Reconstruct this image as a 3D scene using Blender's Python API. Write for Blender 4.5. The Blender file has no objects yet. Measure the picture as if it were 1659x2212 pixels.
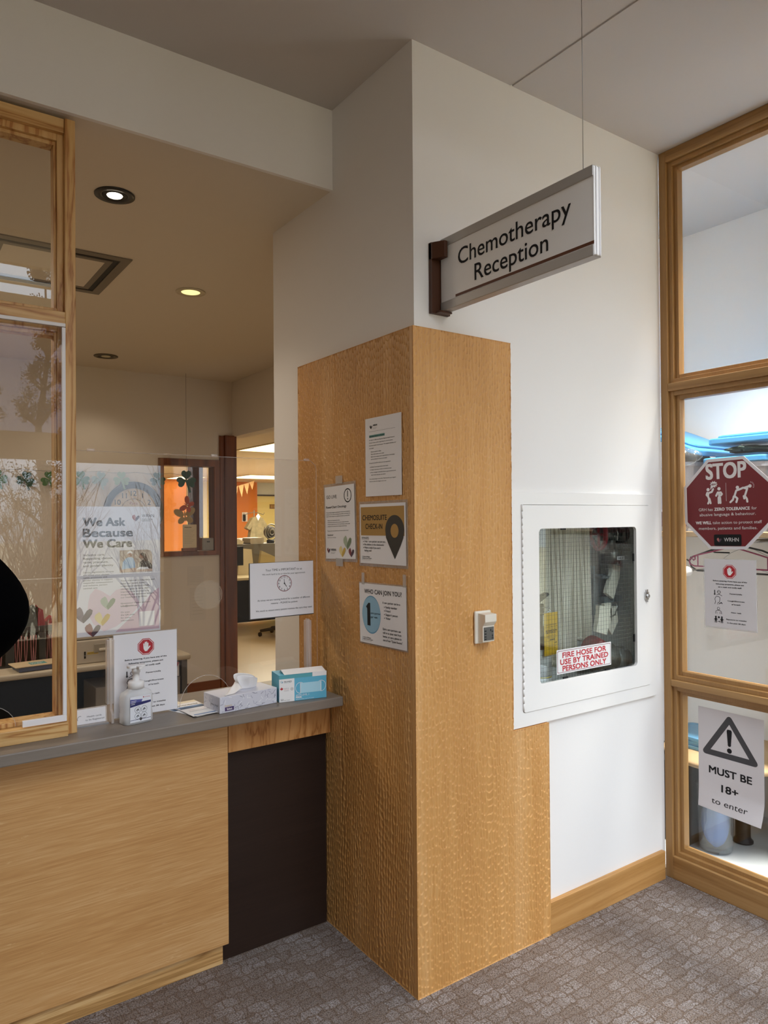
import bpy, bmesh, math, random
from mathutils import Vector, Matrix
S = bpy.context.scene
COL = S.collection
PI = math.pi

# ------------------------------------------------------------ camera, sky, lights, exposure
def make_camera():
    yaw, pitch, roll = math.radians(54.86508), math.radians(0.512834), math.radians(-0.41688)
    cy, sy, cp, sp = math.cos(yaw), math.sin(yaw), math.cos(pitch), math.sin(pitch)
    f = Vector((cp*cy, cp*sy, sp)); r = Vector((sy, -cy, 0)); u = r.cross(f)
    cr, sr = math.cos(roll), math.sin(roll)
    r, u = cr*r + sr*u, -sr*r + cr*u
    cam = bpy.data.cameras.new('camera'); o = bpy.data.objects.new('camera', cam); COL.objects.link(o)
    o.matrix_world = Matrix(((r.x, u.x, -f.x, -1.4488), (r.y, u.y, -f.y, -1.88607), (r.z, u.z, -f.z, 1.5719), (0, 0, 0, 1)))
    cam.sensor_fit = 'VERTICAL'; cam.sensor_height = 36; cam.lens = 1565.55/2212*36
    cam.clip_start = .02; cam.clip_end = 200
    S.camera = o
make_camera()

SKY = 9.0           # zenith radiance; an overcast sky falls to a third of it at the horizon
w = bpy.data.worlds.new('overcast_sky'); S.world = w; w.use_nodes = True
nt = w.node_tree; bg = nt.nodes['Background']; bg.inputs[0].default_value = (.81, .90, 1.0, 1); 
_tc = nt.nodes.new('ShaderNodeTexCoord'); _sx = nt.nodes.new('ShaderNodeSeparateXYZ'); _mr = nt.nodes.new('ShaderNodeMapRange')
nt.links.new(_tc.outputs['Generated'], _sx.inputs[0]); nt.links.new(_sx.outputs['Z'], _mr.inputs['Value'])
_mr.inputs['To Min'].default_value = SKY/3; _mr.inputs['To Max'].default_value = SKY; nt.links.new(_mr.outputs[0], bg.inputs[1])
def area(name, loc, rot, sx, sy, power, color, portal=False, spread=PI):
    l = bpy.data.lights.new(name, 'AREA'); l.shape = 'RECTANGLE'; l.size = sx; l.size_y = sy
    l.energy = power; l.color = color; l.spread = spread
    if portal: l.cycles.is_portal = True
    o = bpy.data.objects.new(name, l); COL.objects.link(o); o.location = loc; o.rotation_euler = rot
    return o
# daylight comes in through the glazed wall behind the camera; these portals only guide the sampling of the sky
area('window_portal', (-.45, -5.19, 1.28), (PI/2, 0, 0), 3.5, 1.86, 1, (1, 1, 1), True)
area('window_portal', (-.45, -5.19, 3.05), (PI/2, 0, 0), 3.5, 1.1, 1, (1, 1, 1), True)
area('window_portal', (-.45, -5.19, 4.09), (PI/2, 0, 0), 3.5, .32, 1, (1, 1, 1), True)
area('added_skylight_portal', (-.2, -3.3, 4.62), (0, 0, 0), 2.8, 3.4, 1, (1, 1, 1), True)  # over a roof opening added to light the lower walls from above
WARM = (1.0, .86, .69)
area('office_fill_light', (-2.6, 2.3, 2.84), (0, 0, 0), 1.2, .6, 45, WARM)  # unseen fill lamp added to brighten the whole office
area('closet_ceiling_light', (1.66, -.5, 3.08), (0, -.08, 0), .14, 1.4, 38, (1, .98, .95), spread=1.35)
area('closet_window_portal', (1.93, -1.41, 1.51), (-PI/2, 0, 0), .76, 2.78, 1, (1, 1, 1), True)
S.view_settings.view_transform = 'Standard'; S.view_settings.look = 'None'
S.view_settings.exposure = 0.30; S.view_settings.gamma = 1.0; S.view_settings.use_curve_mapping = False
cy = S.cycles
cy.use_denoising = True
try: cy.denoiser = 'OPENIMAGEDENOISE'
except Exception: pass
cy.max_bounces = 12; cy.diffuse_bounces = 6; cy.glossy_bounces = 5; cy.transmission_bounces = 8; cy.transparent_max_bounces = 24
cy.sample_clamp_indirect = 8.0; cy.caustics_reflective = False; cy.caustics_refractive = False

# ------------------------------------------------------------ materials
def lin(h):
    h = h.lstrip('#'); c = [int(h[i:i+2], 16)/255 for i in (0, 2, 4)]
    return tuple((x/12.92 if x <= .04045 else ((x+.055)/1.055)**2.4) for x in c) + (1,)
def nmat(name):
    m = bpy.data.materials.new(name); m.use_nodes = True
    return m, m.node_tree, m.node_tree.nodes['Principled BSDF']
MATS = {}
def mat(name, col, rough=.55, metal=0., spec=.5, emit=0., bump=0., bscale=200., alpha=1., noise=0., nscale=5.):
    if name in MATS: return MATS[name]
    m, t, b = nmat(name)
    c = lin(col)
    b.inputs['Base Color'].default_value = c; b.inputs['Roughness'].default_value = rough
    b.inputs['Metallic'].default_value = metal; b.inputs['Specular IOR Level'].default_value = spec
    if emit:
        b.inputs['Emission Color'].default_value = c; b.inputs['Emission Strength'].default_value = emit
    if alpha < 1: b.inputs['Alpha'].default_value = alpha
    if bump or noise:
        tc = t.nodes.new('ShaderNodeTexCoord')
        if noise:
            n = t.nodes.new('ShaderNodeTexNoise'); n.inputs['Scale'].default_value = nscale; n.inputs['Detail'].default_value = 4
            t.links.new(tc.outputs['Object'], n.inputs['Vector'])
            mx = t.nodes.new('ShaderNodeMix'); mx.data_type = 'RGBA'
            mx.inputs[6].default_value = tuple(x*(1-noise) for x in c[:3])+(1,); mx.inputs[7].default_value = tuple(min(1, x*(1+noise)) for x in c[:3])+(1,)
            t.links.new(n.outputs['Fac'], mx.inputs[0]); t.links.new(mx.outputs[2], b.inputs['Base Color'])
        if bump:
            n = t.nodes.new('ShaderNodeTexNoise'); n.inputs['Scale'].default_value = bscale; n.inputs['Detail'].default_value = 3
            t.links.new(tc.outputs['Object'], n.inputs['Vector'])
            bp = t.nodes.new('ShaderNodeBump'); bp.inputs['Strength'].default_value = bump; bp.inputs['Distance'].default_value = .002
            t.links.new(n.outputs['Fac'], bp.inputs['Height']); t.links.new(bp.outputs['Normal'], b.inputs['Normal'])
    MATS[name] = m; return m
def ramp(t, fac, stops):
    r = t.nodes.new('ShaderNodeValToRGB'); e = r.color_ramp.elements
    while len(e) < len(stops): e.new(.5)
    for i, (p, c) in enumerate(stops): e[i].position = p; e[i].color = lin(c) if isinstance(c, str) else c
    t.links.new(fac, r.inputs[0]); return r.outputs[0]
def wood(name, stops, along='z', dens=30., stretch=.05, rough=.42, wav=0., fine=.35, warp=1.0, scratch=0., spec=.4):
    """long-grained wood; along = the axis the grain runs on"""
    m, t, b = nmat(name); L = t.links.new
    tc = t.nodes.new('ShaderNodeTexCoord'); mp = t.nodes.new('ShaderNodeMapping')
    sc = [1, 1, 1]; sc['xyz'.index(along)] = stretch; mp.inputs['Scale'].default_value = sc
    L(tc.outputs['Object'], mp.inputs['Vector'])
    n1 = t.nodes.new('ShaderNodeTexNoise'); n1.inputs['Scale'].default_value = dens*.35; n1.inputs['Detail'].default_value = 5; n1.inputs['Distortion'].default_value = warp
    n2 = t.nodes.new('ShaderNodeTexNoise'); n2.inputs['Scale'].default_value = dens*8; n2.inputs['Detail'].default_value = 3
    L(mp.outputs[0], n1.inputs['Vector']); L(mp.outputs[0], n2.inputs['Vector'])
    src = n1.outputs['Fac']
    if wav:
        wv = t.nodes.new('ShaderNodeMath'); wv.operation = 'MULTIPLY'; wv.inputs[1].default_value = wav; L(n1.outputs['Fac'], wv.inputs[0])
        fr = t.nodes.new('ShaderNodeMath'); fr.operation = 'PINGPONG'; fr.inputs[1].default_value = .5; L(wv.outputs[0], fr.inputs[0])
        db = t.nodes.new('ShaderNodeMath'); db.operation = 'MULTIPLY'; db.inputs[1].default_value = 2; L(fr.outputs[0], db.inputs[0]); src = db.outputs[0]
    mx = t.nodes.new('ShaderNodeMix'); mx.data_type = 'FLOAT'; mx.inputs[0].default_value = fine
    L(src, mx.inputs[2]); L(n2.outputs['Fac'], mx.inputs[3])
    col = ramp(t, mx.outputs[0], stops)
    if scratch:
        n3 = t.nodes.new('ShaderNodeTexNoise'); n3.inputs['Scale'].default_value = 46; n3.inputs['Detail'].default_value = 6; n3.inputs['Roughness'].default_value = .75
        mp2 = t.nodes.new('ShaderNodeMapping'); s2 = [1, 1, 1]; s2['xyz'.index(along)] = .16; mp2.inputs['Scale'].default_value = s2
        L(tc.outputs['Object'], mp2.inputs['Vector']); L(mp2.outputs[0], n3.inputs['Vector'])
        k = ramp(t, n3.outputs['Fac'], [(.645, (0, 0, 0, 1)), (.70, (scratch, scratch, scratch, 1))])
        cm = t.nodes.new('ShaderNodeMix'); cm.data_type = 'RGBA'; cm.inputs[7].default_value = lin('#e2bd8c')
        L(k, cm.inputs[0]); L(col, cm.inputs[6]); col = cm.outputs[2]
    L(col, b.inputs['Base Color']); b.inputs['Roughness'].default_value = rough; b.inputs['Specular IOR Level'].default_value = spec
    bp = t.nodes.new('ShaderNodeBump'); bp.inputs['Strength'].default_value = .12; bp.inputs['Distance'].default_value = .001
    L(n2.outputs['Fac'], bp.inputs['Height']); L(bp.outputs['Normal'], b.inputs['Normal'])
    MATS[name] = m; return m
def dimpled(name):
    """oak hand-gouged into long overlapping scallops, worked down the board"""
    m, t, b = nmat(name); L = t.links.new
    tc = t.nodes.new('ShaderNodeTexCoord')
    mp2 = t.nodes.new('ShaderNodeMapping'); mp2.inputs['Scale'].default_value = (1, 1, .05); L(tc.outputs['Object'], mp2.inputs['Vector'])
    n1 = t.nodes.new('ShaderNodeTexNoise'); n1.inputs['Scale'].default_value = 9; n1.inputs['Detail'].default_value = 5; L(mp2.outputs[0], n1.inputs['Vector'])
    n2 = t.nodes.new('ShaderNodeTexNoise'); n2.inputs['Scale'].default_value = 160; L(mp2.outputs[0], n2.inputs['Vector'])
    mx = t.nodes.new('ShaderNodeMix'); mx.inputs[0].default_value = .35; L(n1.outputs['Fac'], mx.inputs[2]); L(n2.outputs['Fac'], mx.inputs[3])
    L(ramp(t, mx.outputs[0], [(.25, '#b88146'), (.5, '#cd9858'), (.75, '#dbac73')]), b.inputs['Base Color'])
    b.inputs['Roughness'].default_value = .42; b.inputs['Specular IOR Level'].default_value = .4
    MATS[name] = m; return m
def carpet(name):
    """loop pile in small grey blocks parted by brown lines"""
    m, t, b = nmat(name); L = t.links.new
    tc = t.nodes.new('ShaderNodeTexCoord')
    wn = t.nodes.new('ShaderNodeTexNoise'); wn.inputs['Scale'].default_value = 22; wn.inputs['Detail'].default_value = 3; L(tc.outputs['Object'], wn.inputs['Vector'])
    def warp(k):
        ad = t.nodes.new('ShaderNodeVectorMath'); ad.operation = 'MULTIPLY_ADD'; ad.inputs[1].default_value = (k, k, 0)
        L(wn.outputs['Color'], ad.inputs[0]); L(tc.outputs['Object'], ad.inputs[2]); return ad.outputs[0]
    def brick(vec, bw, rh, mo, rot=0.):
        mp = t.nodes.new('ShaderNodeMapping'); mp.inputs['Rotation'].default_value = (0, 0, rot); L(vec, mp.inputs['Vector'])
        n = t.nodes.new('ShaderNodeTexBrick'); n.inputs['Scale'].default_value = 1; n.inputs['Brick Width'].default_value = bw; n.inputs['Row Height'].default_value = rh
        n.inputs['Mortar Size'].default_value = mo; n.inputs['Mortar Smooth'].default_value = .6; n.offset = .37; n.squash = .6; n.squash_frequency = 3
        n.inputs['Color1'].default_value = (1, 1, 1, 1); n.inputs['Color2'].default_value = (.35, .35, .35, 1); n.inputs['Mortar'].default_value = (0, 0, 0, 1)
        L(mp.outputs[0], n.inputs['Vector']); return n.outputs['Color']
    b1 = brick(warp(.05), .075, .040, .0045); b2 = brick(warp(.045), .11, .058, .003, PI/2)
    mb = t.nodes.new('ShaderNodeMix'); mb.data_type = 'RGBA'; mb.blend_type = 'MULTIPLY'; mb.inputs[0].default_value = .75; L(b1, mb.inputs[6]); L(b2, mb.inputs[7])
    lp = t.nodes.new('ShaderNodeTexVoronoi'); lp.voronoi_dimensions = '2D'; lp.inputs['Scale'].default_value = 210; L(tc.outputs['Object'], lp.inputs['Vector'])
    nz = t.nodes.new('ShaderNodeTexNoise'); nz.inputs['Scale'].default_value = 150; nz.inputs['Detail'].default_value = 1; L(tc.outputs['Object'], nz.inputs['Vector'])
    sp = ramp(t, nz.outputs['Fac'], [(.36, (.25, .25, .25, 1)), (.62, (1, 1, 1, 1))])
    mu = t.nodes.new('ShaderNodeMix'); mu.data_type = 'RGBA'; mu.blend_type = 'MULTIPLY'; mu.inputs[0].default_value = 1; L(mb.outputs[2], mu.inputs[6]); L(sp, mu.inputs[7])
    cm = t.nodes.new('ShaderNodeMix'); cm.data_type = 'RGBA'; cm.inputs[6].default_value = lin('#79695d'); cm.inputs[7].default_value = lin('#aaa4a3')
    L(mu.outputs[2], cm.inputs[0])
    lc = ramp(t, lp.outputs['Distance'], [(.1, (1.15, 1.15, 1.15, 1)), (.7, (.55, .53, .51, 1))])  # loop highlights and the shade between loops painted into the colour
    m2 = t.nodes.new('ShaderNodeMix'); m2.data_type = 'RGBA'; m2.blend_type = 'MULTIPLY'; m2.inputs[0].default_value = 1
    L(cm.outputs[2], m2.inputs[6]); L(lc, m2.inputs[7]); L(m2.outputs[2], b.inputs['Base Color'])
    b.inputs['Roughness'].default_value = .95; b.inputs['Specular IOR Level'].default_value = .1
    bp = t.nodes.new('ShaderNodeBump'); bp.inputs['Strength'].default_value = .6; bp.inputs['Distance'].default_value = .003; bp.invert = True
    L(lp.outputs['Distance'], bp.inputs['Height']); L(bp.outputs['Normal'], b.inputs['Normal'])
    MATS[name] = m; return m
def clear(name, tint='#ffffff', f0=.045, haze=0., rough=.0):
    """clear thin sheet: straight-through view plus a mirror reflection that grows at grazing angles"""
    m = bpy.data.materials.new(name); m.use_nodes = True; t = m.node_tree; L = t.links.new
    for n in list(t.nodes):
        if n.type != 'OUTPUT_MATERIAL': t.nodes.remove(n)
    out = [n for n in t.nodes][0]
    tr = t.nodes.new('ShaderNodeBsdfTransparent'); tr.inputs[0].default_value = lin(tint)
    gl = t.nodes.new('ShaderNodeBsdfGlossy'); gl.inputs['Roughness'].default_value = rough
    lw = t.nodes.new('ShaderNodeLayerWeight'); lw.inputs['Blend'].default_value = .5
    p = t.nodes.new('ShaderNodeMath'); p.operation = 'POWER'; p.inputs[1].default_value = 5; L(lw.outputs['Facing'], p.inputs[0])
    a = t.nodes.new('ShaderNodeMath'); a.operation = 'MULTIPLY_ADD'; a.inputs[1].default_value = 1-f0; a.inputs[2].default_value = f0; L(p.outputs[0], a.inputs[0])
    mx = t.nodes.new('ShaderNodeMixShader'); L(a.outputs[0], mx.inputs[0]); L(tr.outputs[0], mx.inputs[1]); L(gl.outputs[0], mx.inputs[2])
    last = mx.outputs[0]
    if haze:
        d = t.nodes.new('ShaderNodeBsdfDiffuse'); d.inputs[0].default_value = lin('#f2f2f2')
        m2 = t.nodes.new('ShaderNodeMixShader'); m2.inputs[0].default_value = haze; L(last, m2.inputs[1]); L(d.outputs[0], m2.inputs[2]); last = m2.outputs[0]
    L(last, out.inputs['Surface'])
    MATS[name] = m; return m

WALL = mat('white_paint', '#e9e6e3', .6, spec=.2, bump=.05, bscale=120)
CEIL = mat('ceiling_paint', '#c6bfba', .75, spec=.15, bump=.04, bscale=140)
CREAM = mat('office_paint', '#d6ccbd', .65, spec=.2, bump=.04, bscale=120)
OAK = dimpled('dimpled_oak')
VENEER = wood('oak_veneer', [(.30, '#b8844d'), (.5, '#c9985f'), (.70, '#d7ab76')], 'x', 34, .035, .4, fine=.6, scratch=.7)
ASH = wood('ash_post', [(.1, '#a9713a'), (.35, '#c99a5c'), (.75, '#d5ab70')], 'z', 34, .09, .4, wav=7, fine=.2, warp=.6)
ASHX = wood('ash_rail', [(.1, '#a9713a'), (.35, '#c99a5c'), (.75, '#d8b076')], 'x', 34, .06, .4, wav=7, fine=.2, warp=.6)
FIR = wood('honey_frame', [(.2, '#8f6a40'), (.5, '#a07848'), (.8, '#ad8757')], 'z', 30, .04, .4, fine=.4)
FIRY = wood('honey_rail', [(.2, '#8c663b'), (.5, '#a07848'), (.8, '#ad8757')], 'y', 30, .04, .4, wav=3, fine=.35)
BASEX = wood('baseboard_wood', [(.15, '#a9783f'), (.5, '#bf8f55'), (.8, '#cb9f66')], 'x', 60, .04, .45, wav=2, fine=.4)
KICKX = wood('kick_wood', [(.15, '#a57a45'), (.5, '#c99c62'), (.8, '#d9b27a')], 'x', 34, .06, .5, wav=6, fine=.3)
FASC = wood('fascia_wood', [(.06, '#8d5526'), (.25, '#b98148'), (.8, '#c8935a')], 'z', 26, .16, .4, wav=8, fine=.2, warp=.5)
DARKP = wood('dark_stain', [(.2, '#241812'), (.6, '#2e2019'), (.9, '#382820')], 'x', 26, .03, .38, fine=.5, spec=.35)
CHERRY = wood('cherry_frame', [(.2, '#5a2c10'), (.6, '#733c18'), (.9, '#864a22')], 'z', 20, .05, .4, wav=3)
CHERX = wood('cherry_base', [(.2, '#5a2c10'), (.6, '#7a411b'), (.9, '#8b5027')], 'x', 20, .05, .4)
GREYTOP = wood('grey_laminate', [(.2, '#6f655b'), (.5, '#80756a'), (.8, '#8f8478')], 'x', 12, .1, .42, fine=.25)
CARPET = carpet('carpet')
VINYL = mat('vinyl_floor', '#a8967c', .35, spec=.4, noise=.06, nscale=3)
GREYFL = mat('closet_vinyl', '#b4b6b5', .18, spec=.5, noise=.04, nscale=4)
PLEXI = clear('plexiglass', '#fefefe', .042)
GLASS = clear('window_glass', '#fdfefd', .04)
FILM = clear('laminate_film', '#f4f4f4', .05, .12, .08)
TAPE = clear('clear_tape', '#f0eee8', .05, .25, .15)
EDGE = clear('acrylic_edge', '#fff8f2', .08, .26, .1)
PETG = clear('clear_tub', '#f6fafc', .05, .05, .05)
PAPER = mat('paper', '#e9e7e9', .6, spec=.2)
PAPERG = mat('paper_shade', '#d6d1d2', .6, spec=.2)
INK = mat('ink', '#1c1b1d', .6, spec=.2)
GREYI = mat('ink_grey', '#4b4a4c', .6, spec=.2)
RED = mat('sign_red', '#b3202c', .5)
DRED = mat('stop_red', '#6d0f18', .45)
WHITE = mat('plain_white', '#eeecea', .45)
STEELW = mat('cabinet_white', '#e9e6e2', .3, spec=.45)
BLACK = mat('plain_black', '#08080a', .5, spec=.3)
METAL = mat('brushed_metal', '#a9a6a2', .35, metal=.9)
CHROME = mat('chrome', '#cfcfcf', .12, metal=1)
TEAL = mat('teal', '#4f8c88', .6); TAN = mat('tan_print', '#a9823f', .55); PIN = mat('pin_black', '#26221c', .5)
SKYB = mat('sky_blue', '#8fb9d2', .55); SKYD = mat('ring_blue', '#5f93b5', .55)
MAUVE = mat('pale_mauve', '#d9c3cd', .6); MAUVE2 = mat('pale_mauve_deep', '#cdb0bd', .6)
GRN = mat('heart_green', '#6f7f63', .6); GRNL = mat('heart_green_pale', '#a3b09a', .6)
YEL = mat('heart_yellow', '#c7a64a', .6); YELL = mat('heart_yellow_pale', '#e0cf8f', .6)
PLUM = mat('heart_plum', '#4a3444', .6); PLUML = mat('heart_plum_pale', '#6d5766', .6)
BURG = mat('heart_burgundy', '#7d3b3f', .6); SALM = mat('heart_salmon', '#a7605a', .6)
BROWNM = mat('bronze_metal', '#4a2a17', .45, spec=.4)

# ------------------------------------------------------------ mesh helpers
class MB:
    def __init__(s): s.v = []; s.f = []; s.m = []; s.s = []
    def add(s, vs, fs, mi=0, smooth=False):
        n = len(s.v); s.v += [tuple(p) for p in vs]
        for f in fs: s.f.append([i+n for i in f]); s.m.append(mi); s.s.append(smooth)
        return s
    def box(s, x0, x1, y0, y1, z0, z1, mi=0):
        x0, x1 = min(x0, x1), max(x0, x1); y0, y1 = min(y0, y1), max(y0, y1); z0, z1 = min(z0, z1), max(z0, z1)
        return s.add([(x, y, z) for z in (z0, z1) for y in (y0, y1) for x in (x0, x1)],
              [(0, 2, 3, 1), (4, 5, 7, 6), (0, 1, 5, 4), (2, 6, 7, 3), (0, 4, 6, 2), (1, 3, 7, 5)], mi)
    def prism(s, pts, axis, d0, d1, mi=0):
        k = 'xyz'.index(axis)
        def P(p, d): q = list(p); q.insert(k, d); return tuple(q)
        n = len(pts)
        return s.add([P(p, d0) for p in pts]+[P(p, d1) for p in pts],
              [tuple(range(n))[::-1], tuple(range(n, 2*n))]+[(i, (i+1) % n, n+(i+1) % n, n+i) for i in range(n)], mi)
    def ring(s, outer, inner, axis, d0, d1, mi=0):
        k = 'xyz'.index(axis)
        def P(p, d): q = list(p); q.insert(k, d); return tuple(q)
        n = len(outer); vs = [P(p, d0) for p in outer]+[P(p, d0) for p in inner]+[P(p, d1) for p in outer]+[P(p, d1) for p in inner]
        fs = []
        for i in range(n):
            j = (i+1) % n
            fs += [(i, j, n+j, n+i), (2*n+i, 3*n+i, 3*n+j, 2*n+j), (i, 2*n+i, 2*n+j, j), (n+i, n+j, 3*n+j, 3*n+i)]
        return s.add(vs, fs, mi)
    def tube(s, pts, r, n=8, mi=0, closed=False, smooth=True):
        pts = [Vector(p) for p in pts]; N = len(pts); rs = r if isinstance(r, (list, tuple)) else [r]*N
        vs = []; up = Vector((0, 0, 1)); prev = None
        for i, p in enumerate(pts):
            if closed: d = pts[(i+1) % N]-pts[i-1]
            else: d = pts[min(i+1, N-1)]-pts[max(i-1, 0)]
            d.normalize()
            if prev is None:
                a = up.cross(d)
                if a.length < .05: a = Vector((1, 0, 0)).cross(d)
            else: a = prev-d*prev.dot(d)
            if a.length < 1e-6: a = Vector((1, 0, 0))
            a.normalize(); prev = a; b = d.cross(a)
            for k in range(n):
                t = 2*PI*k/n; vs.append(p+(a*math.cos(t)+b*math.sin(t))*rs[i])
        fs = []
        for i in range(N if closed else N-1):
            for k in range(n):
                j = (i+1) % N; fs.append((i*n+k, i*n+(k+1) % n, j*n+(k+1) % n, j*n+k))
        if not closed: fs += [tuple(range(n))[::-1], tuple(range((N-1)*n, N*n))]
        return s.add(vs, fs, mi, smooth)
    def cyl(s, a, b, r, n=20, mi=0, r2=None): return s.tube([a, b], [r, r if r2 is None else r2], n, mi)
    def lathe(s, c, prof, n=24, mi=0, sx=1., sy=1., sq=2., caps=True):
        vs = []
        for r, z in prof:
            for k in range(n):
                t = 2*PI*k/n; ct, st = math.cos(t), math.sin(t)
                e = 2./sq; vs.append((c[0]+r*sx*math.copysign(abs(ct)**e, ct), c[1]+r*sy*math.copysign(abs(st)**e, st), c[2]+z))
        fs = [(i*n+k, i*n+(k+1) % n, (i+1)*n+(k+1) % n, (i+1)*n+k) for i in range(len(prof)-1) for k in range(n)]
        if caps: fs += [tuple(range(n))[::-1], tuple(range((len(prof)-1)*n, len(prof)*n))]
        return s.add(vs, fs, mi, True)
    def ball(s, c, r, n=12, mi=0):
        r = r if isinstance(r, (list, tuple)) else (r, r, r)
        pr = [(max(1e-4, math.sin(PI*i/n)), -math.cos(PI*i/n)) for i in range(n+1)]
        vs = [(c[0]+a*math.cos(2*PI*k/(2*n))*r[0], c[1]+a*math.sin(2*PI*k/(2*n))*r[1], c[2]+z*r[2]) for a, z in pr for k in range(2*n)]
        q = 2*n
        return s.add(vs, [(i*q+k, i*q+(k+1) % q, (i+1)*q+(k+1) % q, (i+1)*q+k) for i in range(n) for k in range(q)], mi, True)
    def grid(s, fn, nu, nv, mi=0, smooth=True):
        vs = [fn(i/nu, j/nv) for j in range(nv+1) for i in range(nu+1)]
        return s.add(vs, [(j*(nu+1)+i, j*(nu+1)+i+1, (j+1)*(nu+1)+i+1, (j+1)*(nu+1)+i) for j in range(nv) for i in range(nu)], mi, smooth)
    def build(s, name, mats, parent=None, bevel=0., seg=2, org=None, recalc=True, solid=0.):
        if not isinstance(mats, (list, tuple)): mats = [mats]
        if parent is not None: o0 = Vector(parent['_o'])
        elif org is not None: o0 = Vector(org)
        else: o0 = Vector((0, 0, 0))
        me = bpy.data.meshes.new(name); me.from_pydata([Vector(p)-o0 for p in s.v], [], s.f)
        for m in mats: me.materials.append(m)
        me.polygons.foreach_set('material_index', s.m); me.polygons.foreach_set('use_smooth', s.s)
        if recalc:
            bm = bmesh.new(); bm.from_mesh(me); bmesh.ops.recalc_face_normals(bm, faces=bm.faces); bm.to_mesh(me); bm.free()
        me.update()
        o = bpy.data.objects.new(name, me); COL.objects.link(o)
        if parent is not None: o.parent = parent
        else: o.location = o0
        o['_o'] = tuple(o0)
        if solid:
            md = o.modifiers.new('thick', 'SOLIDIFY'); md.thickness = solid; md.offset = 0
        if bevel:
            md = o.modifiers.new('bevel', 'BEVEL'); md.width = bevel; md.segments = seg; md.limit_method = 'ANGLE'; md.angle_limit = .6
        return o
def tag(o, label, cat, group=None, kind=None):
    o['label'] = label; o['category'] = cat
    if group: o['group'] = group
    if kind: o['kind'] = kind
    return o
def thing(name, label, cat, loc, group=None):
    o = bpy.data.objects.new(name, None); COL.objects.link(o); o.location = loc; o['_o'] = tuple(loc); o.empty_display_size = .05
    return tag(o, label, cat, group)
def struct(name, mb, m, bevel=0., parent=None):
    o = mb.build(name, m, parent, bevel); o['kind'] = 'structure'; return o
def copy_tree(o, loc, label=None):
    c = o.copy(); COL.objects.link(c); c.location = loc
    if label: c['label'] = label
    for ch in list(o.children):
        d = ch.copy(); COL.objects.link(d); d.parent = c
        for g in ch.children: e = g.copy(); COL.objects.link(e); e.parent = d
    return c
def rrect(x0, x1, y0, y1, r, n=5):
    pts = []
    for cx_, cy_, a0 in ((x1-r, y0+r, -90), (x1-r, y1-r, 0), (x0+r, y1-r, 90), (x0+r, y0+r, 180)):
        for i in range(n+1):
            a = math.radians(a0+90*i/n); pts.append((cx_+r*math.cos(a), cy_+r*math.sin(a)))
    return pts

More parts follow.
